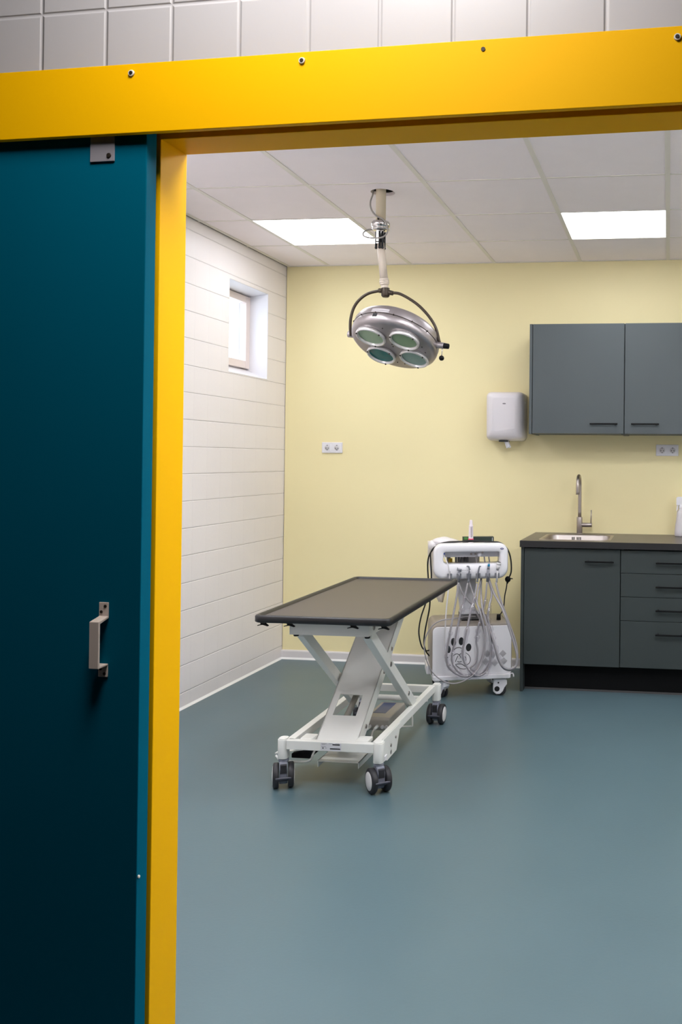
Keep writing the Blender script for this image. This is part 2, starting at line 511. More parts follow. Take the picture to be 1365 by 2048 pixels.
# ceiling: tiles in a T-bar grid, with one hole
GX, GY = 1.5198, -0.6046
HX, HY, HR = 1.261, -1.647, 0.062
xs = sorted([0.0] + [GX + 0.6 * i for i in range(-2, 7) if GX + 0.6 * i < RX] + [RX])
ys = sorted([0.0] + [GY - 0.6 * i for i in range(0, 7) if GY - 0.6 * i > -4.2] + [-4.3])
LIGHTS = [(-2, 0), (1, 0), (4, 0), (-2, 3), (1, 3), (4, 3), (-2, 5), (1, 5), (4, 5)]  # only the first pair is in view; the rest are added for light
lit = {(round(GX + 0.6 * i, 3), round(GY - 0.6 * (j + 1), 3)) for i, j in LIGHTS}
b = B()
for xi in range(len(xs) - 1):
    for yi in range(len(ys) - 1):
        x0, x1, y0, y1 = xs[xi], xs[xi + 1], ys[yi], ys[yi + 1]
        if (round(x0, 3), round(y0, 3)) in lit: continue
        if x0 < HX < x1 and y0 < HY < y1:
            n = 32
            circ = [(HX + HR * math.cos(2 * PI * k / n), HY + HR * math.sin(2 * PI * k / n)) for k in range(n)]
            out = []
            for cx, cy in circ:
                dx, dy = cx - HX, cy - HY
                t = min(((x1 - HX) / dx) if dx > 1e-9 else ((x0 - HX) / dx if dx < -1e-9 else 1e9), ((y1 - HY) / dy) if dy > 1e-9 else ((y0 - HY) / dy if dy < -1e-9 else 1e9))
                out.append((HX + dx * t, HY + dy * t))
            v = [(x, y, H) for x, y in circ] + [(x, y, H) for x, y in out] + [(x, y, H + 0.018) for x, y in circ]
            f = [(k, (k + 1) % n, n + (k + 1) % n, n + k) for k in range(n)] + [(k, 2 * n + k, 2 * n + (k + 1) % n, (k + 1) % n) for k in range(n)]
            b.add(v, f)
            # the corner wedges between the ray hits
            for cxn, cyn in ((x0, y0), (x1, y0), (x0, y1), (x1, y1)):
                ks = sorted(range(n), key=lambda k: (out[k][0] - cxn) ** 2 + (out[k][1] - cyn) ** 2)
                for k in range(n):
                    p, q = out[k], out[(k + 1) % n]
                    if abs(p[0] - q[0]) > 1e-6 and abs(p[1] - q[1]) > 1e-6:
                        c = (p[0], q[1]) if abs(p[0] - x0) < 1e-6 or abs(p[0] - x1) < 1e-6 else (q[0], p[1])
                        if abs(c[0] - cxn) < 1e-6 and abs(c[1] - cyn) < 1e-6:
                            b.add([(p[0], p[1], H), (c[0], c[1], H), (q[0], q[1], H)], [(0, 1, 2)])
        else:
            b.box(x0, x1, y0, y1, H, H + 0.015)
ce = struct(b.build('ceiling', 'ceiling'), 'suspended ceiling of pale square tiles', 'ceiling')
g = B()
for x in xs[1:-1]: g.box(x - 0.012, x + 0.012, -4.25, 0, H - 0.003, H + 0.0)
for y in ys[1:-1]: g.box(0, RX, y - 0.007, y + 0.007, H - 0.0028, H + 0.0)
g.build('ceiling_grid', 'tbar', ce)
n = 32
v = [(HX + HR * 1.01 * math.cos(2 * PI * k / n), HY + HR * 1.01 * math.sin(2 * PI * k / n), z) for z in (H + 0.001, H + 0.2) for k in range(n)]
B().add(v, [(k, (k + 1) % n, n + (k + 1) % n, n + k) for k in range(n)]).build('hole_shade', 'dark', ce)  # added dark tube standing in for the shade inside the hole
g = B()
g.box(0.012, 0.034, -4.25, 0, H - 0.004, H + 0.0)
g.box(0.012, RX, -0.02, 0, H - 0.0035, H + 0.0)
g.build('edge_angle', 'tbar', ce)
g = B()
g.box(0.0, 0.012, -4.25, 0, H - 0.001, H + 0.002)
g.build('shadow_strip', 'dark', ce)  # dark strip laid in as the shadow line at the wall
struct(B().box(-0.2, RX + 0.1, -4.5, 0.12, H + 0.33, H + 0.40).build('ceiling_slab', 'dark'), 'dark structural slab above the tiles', 'ceiling')

# ceiling light panels
names = {(-2, 0): 'lit square ceiling panel on the left, beside the surgical lamp pole', (1, 0): 'lit square ceiling panel on the right, above the wall cabinets'}
for (i, j) in LIGHTS:
    x0, y0 = GX + 0.6 * i, GY - 0.6 * (j + 1)
    lab = names.get((i, j), 'added square ceiling panel out of sight, put in to brighten the room')
    t = thing('light_panel', lab, 'ceiling light', (x0 + 0.3, y0 + 0.3, H), 0, 'square lights set in the ceiling grid')
    B().box(-0.3, 0.3, -0.3, 0.3, 0.004, 0.02).build('backing', 'white_trim', t)
    B().box(-0.287, 0.287, -0.287, 0.287, -0.0015, 0.003).build('diffuser', 'panel_on' if j == 0 else 'panel_fill', t)
# ================================================================== THE DOORWAY WALL (corridor side at t = 0, local x along it)
TH = 0.095
DS0, DS1, DZ = -1.049, 0.36, 2.112
b = B()
b.box(-4.4, DS0 - 0.05, 0, TH, 0, 3.05)
b.box(DS1 + 0.05, 2.95, 0, TH, 0, 3.05)
b.box(DS0 - 0.05, DS1 + 0.05, 0, TH, DZ + 0.05, 3.05)
struct(b.build('wall_front', 'near_block', None, loc=NP, rot=ZR), 'white glazed block wall above the sliding door', 'wall')
b = B()
b.box(DS0 - 0.05, DS0, -0.001, TH + 0.001, 0, DZ + 0.05)
b.box(DS1, DS1 + 0.05, -0.001, TH + 0.001, 0, DZ + 0.05)
b.box(DS0, DS1, -0.001, TH + 0.001, DZ, DZ + 0.05)
struct(b.build('trim_2', 'yellow', None, bevel=0.0015, loc=NP, rot=ZR), 'yellow painted lining of the doorway', 'door frame')

# fascia board with its screws
fa = B().box(-2.3, 0.75, -0.062, -0.049, 2.105, 2.249).build('trim_3', 'yellow', None, bevel=0.001, loc=NP, rot=ZR)
struct(fa, 'long yellow fascia board covering the sliding door track', 'fascia')
B().box(-2.28, 0.73, -0.049, -0.0005, 2.150, 2.246).build('track', 'dark', fa)  # dark block added to stop light leaking and keep the gap dark
for s, dz in ((-1.077, 2.229), (-0.700, 2.231), (-0.326, 2.230), (0.048, 2.228), (-1.45, 2.229)):
    if s != -0.326:
        wsh = B().cyl((s, -0.0620, dz), (s, -0.0650, dz), 0.0072, 0.0060, 20).build('screw_cup', 'washer', fa)
        B().cyl((s, -0.0651, dz), (s, -0.0660, dz), 0.0042, 0.0036, 14).build('screw_head', 'screw', wsh)
    else:
        wsh = B().cyl((s, -0.0620, dz), (s, -0.0632, dz), 0.0045, 0.0042, 16).build('screw_head', 'screw', fa)

# sliding door
dr = B().box(-2.05, -1.052, -0.045, -0.010, 0.012, 2.145).build('door_1', 'teal', None, bevel=0.0018, loc=NP, rot=ZR)
struct(dr, 'dark teal sliding door pushed open to the left', 'sliding door')
hb = B().box(-1.1805, -1.1245, -0.0485, -0.0455, 2.0535, 2.150).build('hanger_plate', 'bracket', dr, bevel=0.0006)
B().cyl((-1.1365, -0.0485, 2.0655), (-1.1365, -0.0505, 2.0655), 0.0055, 0.0045, 16).build('screw_head', 'screw', hb)
B().cyl((-1.0515, -0.040, 0.560), (-1.0490, -0.040, 0.560), 0.0035, 0.003, 12).build('edge_stud', 'washer', dr)  # white colour stands in for a glint on the small pin
hd = B()
hs0, hs1 = -1.145, -1.123
t0, t1 = -0.0455, -0.0775
prof = [(t0, 1.128), (t0 - 0.003, 1.128), (t0 - 0.003, 1.099), (t1, 1.092), (t1, 0.995), (t0 - 0.003, 0.996), (t0 - 0.003, 0.972), (t0, 0.972),
        (t0, 1.000), (t1 + 0.005, 1.000), (t1 + 0.005, 1.087), (t0, 1.095)]
hd.prism(prof, hs0, hs1, 'x')
hh = hd.build('pull_handle', 'handle_metal', dr, bevel=0.0012)
for x, z in ((-1.130, 1.120), (-1.139, 1.108), (-1.139, 0.989), (-1.130, 0.979)):
    B().cyl((x, t0 - 0.003, z), (x, t0 - 0.0042, z), 0.0034, 0.003, 12).build('screw_head', 'screw', hh)

# unseen corridor around the camera, kept dark to cut bounced light
b = B()
b.box(-2.1, -2.0, -8.4, -4.0, 0, 3.05)
struct(b.build('wall_corridor_left', 'hall_wall'), 'dark grey wall closing the corridor on the left', 'wall')
struct(B().box(RX + 0.5, RX + 0.6, -8.4, -4.2, 0, 3.05).build('wall_corridor_right', 'hall_wall'), 'dark grey wall closing the corridor on the right', 'wall')
struct(B().box(-2.1, RX + 0.6, -8.5, -8.4, 0, 3.05).build('wall_corridor_back', 'hall_wall'), 'dark grey wall behind the viewer in the corridor', 'wall')
struct(B().box(-2.1, RX + 0.6, -8.5, -4.0, 3.05, 3.12).build('ceiling_corridor', 'hall_wall'), 'dark grey corridor ceiling', 'ceiling')
t = thing('corridor_light', 'lit square panel on the corridor ceiling above the doorway', 'ceiling light', (2.07, -4.90, 3.05))
B().box(-0.31, 0.31, -0.31, 0.31, -0.05, 0).build('housing', 'white_trim', t, bevel=0.004)
B().box(-0.28, 0.28, -0.28, 0.28, -0.054, -0.050).build('diffuser', 'panel_hall', t)

# ================================================================== CABINETS
def bar_handle(x0, x1, y, z, parent):
    """slim black bar on two feet, y is the door face"""
    b = B()
    b.box(x0, x1, y - 0.034, y - 0.024, z - 0.005, z + 0.005)
    b.box(x0 + 0.012, x0 + 0.022, y - 0.026, y, z - 0.005, z + 0.005)
    b.box(x1 - 0.022, x1 - 0.012, y - 0.026, y, z - 0.005, z + 0.005)
    return b.build('handle', 'black', parent, bevel=0.0015)

UB, UT = 1.605, 2.322
def wall_cabinet(x0, x1, left_panel, hx, label):
    t = thing('wall_cabinet', label, 'cabinet', (x0, 0, UB), 0, 'grey-green wall cabinets above the worktop')
    W = x1 - x0
    b = B()
    b.box(0, 0.018, -0.350 if left_panel else -0.33, -0.001, 0, UT - UB)
    b.box(W - 0.018, W, -0.33, -0.001, 0, UT - UB)
    b.box(0.018, W - 0.018, -0.33, -0.001, 0.004, 0.022)
    b.box(0.018, W - 0.018, -0.33, -0.001, UT - UB - 0.018, UT - UB)
    b.box(0.018, W - 0.018, -0.012, -0.001, 0.022, UT - UB - 0.018)
    b.build('body', 'cabinet_up', t, bevel=0.0008)
    d = B().box(0.022 if left_panel else 0.003, W - 0.0025, -0.352, -0.334, 0.004, UT - UB - 0.001).build('door', 'cabinet_up', t, bevel=0.001)
    bar_handle(hx[0] - x0, hx[1] - x0, -0.352, 0.066, d)
wall_cabinet(1.829, 2.4485, True, (2.229, 2.409), 'left grey-green wall cabinet with bare side, nearest the towel dispenser')
wall_cabinet(2.4495, 3.05, False, (2.495, 2.673), 'right grey-green wall cabinet above the double socket, cut off by the picture edge')

WT0, WT1 = 0.897, 0.937
# sink base
t = thing('sink_cabinet', 'dark grey-green base cabinet with one door under the sink', 'cabinet', (1.831, 0, 0))
b = B()
b.box(0, 0.018, -0.622, -0.014, 0.001, WT0)
b.box(0.018, 0.618, -0.58, -0.014, 0.165, 0.183)
b.box(0.600, 0.618, -0.57, -0.014, 0.165, WT0)
b.box(0.018, 0.600, -0.026, -0.014, 0.183, WT0)
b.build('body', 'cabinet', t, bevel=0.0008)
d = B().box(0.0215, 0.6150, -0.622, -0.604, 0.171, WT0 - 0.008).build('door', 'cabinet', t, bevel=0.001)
bar_handle(0.401, 0.579, -0.622, 0.815, d)
# drawer unit
t = thing('drawer_cabinet', 'dark grey-green base cabinet with four drawers beside the sink cabinet', 'cabinet', (2.450, 0, 0))
b = B()
b.box(0, 0.018, -0.57, -0.014, 0.165, WT0)
b.box(0.582, 0.600, -0.622, -0.014, 0.001, WT0)
b.box(0.018, 0.582, -0.59, -0.014, 0.165, 0.183)
b.box(0.018, 0.582, -0.026, -0.014, 0.183, WT0)
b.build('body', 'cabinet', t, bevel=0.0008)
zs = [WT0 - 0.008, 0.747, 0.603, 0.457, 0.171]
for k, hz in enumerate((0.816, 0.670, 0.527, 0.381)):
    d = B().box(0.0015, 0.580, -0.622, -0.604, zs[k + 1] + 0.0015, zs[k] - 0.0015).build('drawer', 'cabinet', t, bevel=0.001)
    bar_handle(0.214, 0.392, -0.622, hz, d)
# plinth
b = B()
b.box(1.850, 3.03, -0.548, -0.53, 0.012, 0.165)
pl = b.build('plinth', 'plinth')
tag(pl, 'black kickboard running under the two base cabinets', 'kickboard')
B().box(1.850, 3.03, -0.552, -0.53, 0.0005, 0.012).build('sealing_strip', 'dark_bracket', pl)
# worktop with the sink cut-out
SX0, SX1, SY0, SY1 = 1.945, 2.365, -0.565, -0.150
b = B()
b.box(1.829, SX0, -0.652, -0.001, WT0, WT1)
b.box(SX1, 3.06, -0.652, -0.001, WT0, WT1)
b.box(SX0, SX1, -0.652, SY0, WT0, WT1)
b.box(SX0, SX1, SY1, -0.001, WT0, WT1)
wt = b.build('worktop', 'worktop')
tag(wt, 'dark brown worktop with black front edge over the base cabinets', 'worktop')
b = B()
b.box(1.828, 3.061, -0.6545, -0.652, WT0, WT1 - 0.0008)
b.box(1.8275, 1.829, -0.6545, -0.001, WT0, WT1 - 0.0008)
build_each(b, 'edge_band', 'worktop_edge', wt)

# sink
t = thing('sink', 'stainless steel inset sink in the dark worktop', 'sink', (0, 0, WT1))
def ring(x0, x1, y0, y1, r, z):
    return [(x, y, z) for x, y in rrect(x0, x1, y0, y1, r, 8)]
b = B()
ex = 0.016
b.rings([ring(SX0 - ex, SX1 + ex, SY0 - ex, SY1 + ex, 0.05, 0.0003), ring(SX0 - ex + .001, SX1 + ex - .001, SY0 - ex + .001, SY1 + ex - .001, 0.05, 0.002),
         ring(SX0 + 0.002, SX1 - 0.002, SY0 + 0.002, SY1 - 0.002, 0.06, 0.003), ring(SX0 + 0.008, SX1 - 0.008, SY0 + 0.008, SY1 - 0.008, 0.058, -0.006),
         ring(SX0 + 0.016, SX1 - 0.016, SY0 + 0.016, SY1 - 0.016, 0.055, -0.13), ring(SX0 + 0.04, SX1 - 0.04, SY0 + 0.04, SY1 - 0.04, 0.05, -0.155)], cap0=False)
b.build('bowl', 'steel', t)
b = B()
for k in range(6):
    if k != 2: b.box(2.098 + 0.011 * k, 2.104 + 0.011 * k, SY1 - 0.0155, SY1 - 0.010, -0.042, -0.014)
b.build('overflow_slots', 'ink', t)

# tap
t = thing('tap', 'tall stainless steel tap with arched spout behind the sink', 'tap', (2.140, -0.075, WT1))
b = B()
b.cyl((0, 0, 0), (0, 0, 0.006), 0.024).cyl((0, 0, 0.006), (0, 0, 0.115), 0.0195)
b.build('base', 'steel', t, bevel=0.001)
R = 0.072
pts = [(0, 0, 0.112), (0, 0, 0.22), (0, 0, 0.32)] + [(0, -R + R * math.cos(a), 0.322 + R * math.sin(a)) for a in [PI * k / 12 for k in range(1, 12)]] + [(0, -2 * R, 0.320), (0, -2 * R, 0.272)]
B().tube(pts, 0.0118, 16, 3).build('spout', 'steel', t)
b = B()
b.cyl((0.012, 0, 0.062), (0.084, 0, 0.062), 0.0145)
b.build('valve', 'steel', t, bevel=0.001)
b = B()
b.cyl((0.077, 0, 0.070), (0.079, 0, 0.163), 0.0042, 0.0042, 12)
b.build('lever', 'steel', t)

# spray bottle, cut by the picture edge
t = thing('spray_bottle', 'white spray bottle at the right end of the worktop, cut by the picture edge', 'spray bottle', (2.823, -0.098, WT1))
b = B()
b.lathe([(0.040, 0.0), (0.0445, 0.006), (0.0435, 0.035), (0.040, 0.075), (0.034, 0.115), (0.031, 0.150), (0.0295, 0.165), (0.017, 0.176), (0.016, 0.190)], 36)
b.build('bottle', 'bottle', t)
b = B()
b.prism(rrect(-0.034, 0.03, 0.206, 0.262, [0.012, 0.012, 0.006, 0.006]), -0.014, 0.014, 'y')
b.cyl((0, 0, 0.186), (0, 0, 0.21), 0.019, 0.017, 24)
b.build('spray_head', 'plastic_white', t, bevel=0.002)
B().prism([(-0.030, 0.215), (-0.020, 0.222), (-0.022, 0.180), (-0.034, 0.165)], -0.007, 0.007, 'y').build('trigger', 'plastic_white', t, bevel=0.002)

# ================================================================== SOCKETS, DISPENSER
def double_socket(x0, label):
    t = thing('double_socket', label, 'socket', (x0, 0, 1.471), 0, 'white double wall sockets')
    B().box(0, 0.152, -0.011, -0.0005, 0, 0.0765).build('cover_plate', 'plastic_white', t, bevel=0.004, seg=3)
    for cx in (0.0415, 0.1125):
        o = B()
        o.box(cx - 0.0265, cx + 0.0265, -0.0135, -0.010, 0.0125, 0.064)
        o.build('outlet', 'plastic_white', t, bevel=0.0015)
        r = B().lathe([(0.0205, 0.0), (0.0195, -0.0012), (0.0185, 0.0006), (0.0001, 0.0006)], 28, Matrix.Translation((cx, -0.0136, 0.038)) @ Matrix.Rotation(PI / 2, 4, 'X'), cap=False).build('recess', 'socket_dark', t)
        h = B()
        for dx in (-0.0085, 0.0085): h.cyl((cx + dx, -0.0138, 0.035), (cx + dx, -0.0150, 0.035), 0.0032, 0.003, 12)
        h.box(cx - 0.0032, cx + 0.0032, -0.0150, -0.0138, 0.0515, 0.0565)
        h.box(cx - 0.0032, cx + 0.0032, -0.0150, -0.0138, 0.0200, 0.0245)
        build_each(h, 'contact', 'ink', r)
double_socket(0.284, 'white double socket alone on the yellow wall, left of the dispenser')
double_socket(2.650, 'white double socket under the right wall cabinet')

t = thing('towel_dispenser', 'white paper towel dispenser on the yellow wall left of the cabinets', 'towel dispenser', (1.632, 0, 1.56))
b = B()
def drect(x0, x1, z0, z1, r, y): return [(x, y, z) for x, z in rrect(x0, x1, z0, z1, r, 7)]
prof = [(-0.001, 0.0, 0.0), (-0.10, 0.001, 0.0), (-0.155, 0.004, 0.002), (-0.180, 0.013, 0.008), (-0.196, 0.030, 0.020), (-0.203, 0.055, 0.045)]
rings = []
for y, ix, iz in prof:
    # the face is bowed: the lower edge tucks back towards the wall
    rings.append([(x, y * (1 - 0.10 * max(0, (0.10 - z) / 0.10)), z) for x, yy, z in drect(-0.130 + ix, 0.130 - ix, 0.004 + iz * 1.4, 0.335 - iz, 0.034 - 0.3 * ix, y)])
b.rings(rings)
b.build('cover', 'dispenser', t)
B().box(-0.040, 0.020, -0.150, -0.075, -0.0035, 0.006).build('outlet_slot', 'ink', t)
b = B()
b.prism([(-0.014, 0.010), (0.018, 0.010), (0.040, -0.038), (0.030, -0.046), (0.022, -0.042), (0.010, -0.050), (-0.002, -0.018)], -0.128, -0.118, 'y')
b.prism([(-0.006, 0.010), (0.012, 0.010), (0.036, -0.030), (0.018, -0.044), (0.004, -0.012)], -0.137, -0.127, 'y')
b.build('paper_towel', 'paper', t, bevel=0.003)
b = B()
b.rings([[(0.004 + rx * math.cos(2 * PI * k / 20), yy, 0.252 + rz * math.sin(2 * PI * k / 20)) for k in range(20)] for rx, rz, yy in ((0.012, 0.0045, -0.2028), (0.012, 0.0045, -0.2042))])
b.build('badge', 'ink_grey', t)
b = B()
b.cyl((0.119, -0.10, 0.262), (0.133, -0.10, 0.262), 0.008, 0.007, 14)
b.build('lock', 'plastic_white', t)

# ================================================================== SURGICAL LAMP
t = thing('surgical_lamp', 'old aluminium surgical lamp with four round lenses hanging from the ceiling', 'surgical lamp', (HX - 0.010, HY, H))
ox, oy = 0.0, 0.0
b = B()
b.cyl((0, 0, 0.32), (0, 0, -0.160), 0.0255, None, 32)
pole = b.build('ceiling_pole', 'cream', t)
B().sphere((-0.004, -0.0265, -0.142), 0.006, 10).build('bolt', 'screw', pole)
b = B()
b.lathe([(0.026, 0.0), (0.043, -0.002), (0.047, -0.008), (0.047, -0.026), (0.043, -0.030), (0.040, -0.034), (0.044, -0.038), (0.044, -0.044), (0.030, -0.049), (0.018, -0.049)], 40, Matrix.Translation((0, 0, -0.150)))
fl = b.build('flange', 'chrome', t)
# joint clevis
b = B()
b.box(-0.017, 0.003, -0.022, -0.008, -0.268, -0.196)
b.box(-0.017, 0.017, 0.008, 0.022, -0.268, -0.196)
b.cyl((0.0, 0, -0.195), (0, 0, -0.225), 0.020, 0.017, 20)
build_each(b, 'joint_cheek', 'chrome', t, bevel=0.002)
b = B()
for x, y in ((-0.019, -0.012), (0.016, -0.016), (0.019, 0.008), (0.003, -0.023)):
    b.cyl((x, y, -0.205), (x, y, -0.285), 0.0055, 0.0055, 10)
    b.sphere((x, y, -0.288), 0.0075, 10)
b.cyl((-0.024, -0.010, -0.25), (0.024, -0.010, -0.25), 0.007, None, 12)
build_each(b, 'joint_bolt', 'ink', t)
# lower arm leaning slightly
a0 = Vector((0.000, 0, -0.262)); a1 = Vector((0.027, 0.0, -0.500))
dd = (a1 - a0).normalized()
b = B()
b.cyl(a0, a0 + dd * 0.185, 0.0195, 0.0205, 28)
arm = b.build('lower_arm', 'cream_worn', t)
b = B()
q = a0 + dd * 0.185
for u0, u1, r0, r1 in ((0.0, 0.012, 0.0225, 0.0245), (0.012, 0.026, 0.0245, 0.0245), (0.026, 0.034, 0.0245, 0.0200), (0.034, 0.062, 0.0190, 0.0185)):
    b.cyl(q + dd * u0, q + dd * u1, r0, r1, 28)
b.build('arm_collar', 'cream_worn', t)
hub = a1 + Vector((0.002, 0, -0.012))
b = B()
b.cyl(hub + Vector((0, 0, 0.018)), hub + Vector((0.001, 0, -0.022)), 0.0215, 0.0215, 24)
b.cyl(hub + Vector((0.001, 0, -0.022)), hub + Vector((0.001, 0, -0.030)), 0.0215, 0.015, 24)
b.cyl(hub + Vector((-0.036, 0, 0.006)), hub + Vector((-0.018, 0, 0.004)), 0.0115, 0.0125, 14)
b.cyl(hub + Vector((0.018, 0, -0.004)), hub + Vector((0.042, 0, -0.010)), 0.0125, 0.0115, 14)
b.build('yoke_hub', 'yoke', t, bevel=0.0015)
# world-measured yoke points, relative to the lamp origin
wp = lambda x, z, dy=0.0: Vector((x - (HX - 0.010), dy, z - H))
yl = [hub + Vector((-0.030, 0, 0.005)), wp(1.190, 2.286), wp(1.144, 2.256), wp(1.113, 2.214), wp(1.097, 2.160), wp(1.092, 2.110, 0.006), wp(1.092, 2.070, 0.016)]
yr = [hub + Vector((0.034, 0, -0.007)), wp(1.356, 2.282), wp(1.415, 2.251), wp(1.466, 2.213), wp(1.515, 2.160), wp(1.549, 2.104), wp(1.569, 2.030)]
B().tube(yl, 0.0075, 12, 6).build('yoke_arm', 'yoke', t)
B().tube(yr, 0.0075, 12, 6).build('yoke_arm', 'yoke', t)
# lamp head
n = Vector((-0.15, -0.43, -0.88)).normalized()
ax = (Vector((1, 0, 0)) - n * n.x).normalized()
bx = n.cross(ax).normalized()          # towards the viewer and up
hc = Vector((1.326, HY, 2.049)) - Vector((HX - 0.010, HY, H)) + ax * 0.006 - bx * 0.012
HM = Matrix((ax, bx, n)).transposed().to_4x4()
if HM.determinant() < 0: HM = Matrix((ax, -bx, n)).transposed().to_4x4()
HM.translation = hc
# local: z along n (down towards the lenses)
prof_low = [(0.2240, -0.012), (0.2265, -0.008), (0.2265, 0.010), (0.2220, 0.024), (0.2120, 0.033), (0.198, 0.036), (0.10, 0.036), (0.001, 0.036)]
hs = B().lathe(prof_low, 64, HM, cap=False).build('lower_housing', 'alu', t)
prof_up = [(0.2262, -0.012), (0.2262, -0.016), (0.2250, -0.042), (0.2180, -0.060), (0.2020, -0.073), (0.170, -0.080), (0.09, -0.086), (0.001, -0.087)]
uh = B().lathe(prof_up, 64, HM, cap=False).build('upper_housing', 'alu', t)
B().lathe([(0.2268, -0.0105), (0.2274, -0.0118), (0.2274, -0.0128), (0.2268, -0.0140)], 64, HM, cap=False).build('seam', 'screw', hs)
sgn = 1 if HM.col[1].xyz.dot(bx) > 0 else -1
for (u, v, m) in ((-0.094, 0.082, 'lens_pale'), (0.088, 0.086, 'lens_sage'), (-0.088, -0.086, 'lens_teal'), (0.096, -0.080, 'lens_grey')):
    L = HM @ Matrix.Translation((u, v * sgn, 0))
    rim = B().lathe([(0.060, 0.034), (0.0765, 0.036), (0.0780, 0.048), (0.0760, 0.054), (0.0700, 0.056), (0.0668, 0.053), (0.0655, 0.040)], 44, L, cap=False).build('lens_rim', 'lens_rim', t)
    B().lathe([(0.0665, 0.0425), (0.040, 0.0435), (0.0001, 0.0440)], 44, L, cap=False).build('lens', m, rim)
    sb = B()
    for k in range(3):
        a = 2 * PI * k / 3 + 0.6
        sb.cyl(L @ Vector((0.072 * math.cos(a), 0.072 * math.sin(a), 0.054)), L @ Vector((0.072 * math.cos(a), 0.072 * math.sin(a), 0.0585)), 0.0045, 0.004, 10)
    build_each(sb, 'clamp_screw', 'screw', rim)
sb = B()
for u, v in ((-0.01, 0.16), (-0.155, 0.02), (0.0, 0.0), (0.165, 0.03), (-0.02, -0.155), (0.02, -0.16), (0.17, -0.02), (0.0, 0.02)):
    sb.cyl(HM @ Vector((u, v * sgn, 0.035)), HM @ Vector((u, v * sgn, 0.0385)), 0.0035, 0.003, 10)
build_each(sb, 'face_screw', 'screw', hs)
# slot and maker's plates on the near side
def on_side(phi, z, r=0.2268):
    return Vector((r * math.cos(phi), r * math.sin(phi) * sgn, z))
def side_patch(phi0, phi1, z0, z1, r, name, m, par):
    k = 6
    v = []
    for i in range(k + 1):
        ph = phi0 + (phi1 - phi0) * i / k
        for z, rr in ((z0, r[0]), (z1, r[1]), (z1, r[1] - 0.003), (z0, r[0] - 0.003)):
            v.append(HM @ on_side(ph, z, rr))
    f = []
    for i in range(k):
        for j in range(4): f.append((4 * i + j, 4 * i + (j + 1) % 4, 4 * i + 4 + (j + 1) % 4, 4 * i + 4 + j))
    f += [(0, 1, 2, 3), (4 * k, 4 * k + 3, 4 * k + 2, 4 * k + 1)]
    return B().add(v, f).build(name, m, par)
side_patch(1.705, 1.81, -0.006, 0.012, (0.2275, 0.2275), 'slot', 'ink', hs)
for z0, z1 in ((-0.0245, -0.0165), (-0.0355, -0.0265)):
    pt = side_patch(1.46, 1.88, z0, z1, (0.2265 + 0.0002, 0.2270), 'nameplate', 'plate_worn', uh)
sb = B()
for k in range(6):
    ph = 0.5 + k * 0.42
    sb.cyl(HM @ on_side(ph, -0.012, 0.226), HM @ on_side(ph, -0.012, 0.2305), 0.004, 0.0035, 10)
build_each(sb, 'rim_screw', 'screw', hs)
# pivots
pl_ = HM @ Vector((-0.226, 0, -0.006)); pr_ = HM @ Vector((0.226, 0, -0.006))
b = B().cyl(HM @ Vector((-0.222, 0, -0.004)), HM @ Vector((-0.262, 0, -0.004)), 0.017, 0.0175, 20)
b.build('pivot_boss', 'alu', t, bevel=0.002)
b = B().cyl(HM @ Vector((0.222, 0, -0.006)), HM @ Vector((0.264, 0, -0.006)), 0.017, 0.0160, 20)
b.build('pivot_boss', 'alu', t, bevel=0.002)
b = B().cyl(HM @ Vector((0.262, 0, -0.006)), HM @ Vector((0.290, 0, -0.006)), 0.0150, 0.0135, 18)
kb = b.build('locking_knob', 'black', t, bevel=0.002)
b = B()
p0 = HM @ Vector((0.258, 0.006 * sgn, -0.006))
b.cyl(p0, p0 + Vector((-0.002, -0.01, -0.058)), 0.0022, 0.0022, 8)
b.build('lever', 'chrome', t)
B().sphere(p0 + Vector((-0.002, -0.011, -0.068)), 0.0135, 18).build('lever_ball', 'black', t)
# loose cable
cb = [(-0.030, -0.01, 0.06), (-0.036, -0.02, -0.01), (-0.047, -0.026, -0.055), (-0.040, -0.030, -0.095), (-0.012, -0.034, -0.130), (0.025, -0.038, -0.150), (0.050, -0.046, -0.185), (0.052, -0.050, -0.220), (0.030, -0.058, -0.246), (-0.020, -0.060, -0.250), (-0.068, -0.05, -0.238), (-0.082, -0.03, -0.215), (-0.066, -0.01, -0.195), (-0.030, 0.0, -0.190), (-0.010, 0.0, -0.200)]
B().tube(cb, 0.0042, 8, 6).build('loose_cable', 'cable_dim', t)

# ================================================================== TREATMENT TABLE
t = thing('treatment_table', 'height-adjustable vet treatment table with dark top and white scissor base', 'treatment table', (1.30, -1.86, 0), math.radians(0.8))
TX0, TX1, TY0, TY1, TZ = -0.262, 0.318, -0.738, 0.502, 0.788
def tr(i, r, z): return [(x, y, z) for x, y in rrect(TX0 + i, TX1 - i, TY0 + i, TY1 - i, max(r, 0.004), 6)]
b = B()
b.rings([tr(0.006, 0.026, TZ - 0.031), tr(0.0, 0.030, TZ - 0.027), tr(0.0, 0.030, TZ - 0.006), tr(0.004, 0.027, TZ - 0.0012), tr(0.010, 0.024, TZ), tr(0.017, 0.020, TZ - 0.001), tr(0.024, 0.016, TZ - 0.010), tr(0.026, 0.014, TZ - 0.012)])
tp = b.build('tabletop', 'table_rim', t)
B().rings([tr(0.024, 0.014, TZ - 0.0125), tr(0.0245, 0.014, TZ - 0.0100), tr(0.027, 0.013, TZ - 0.0098)]).build('mat', 'table_top', tp)
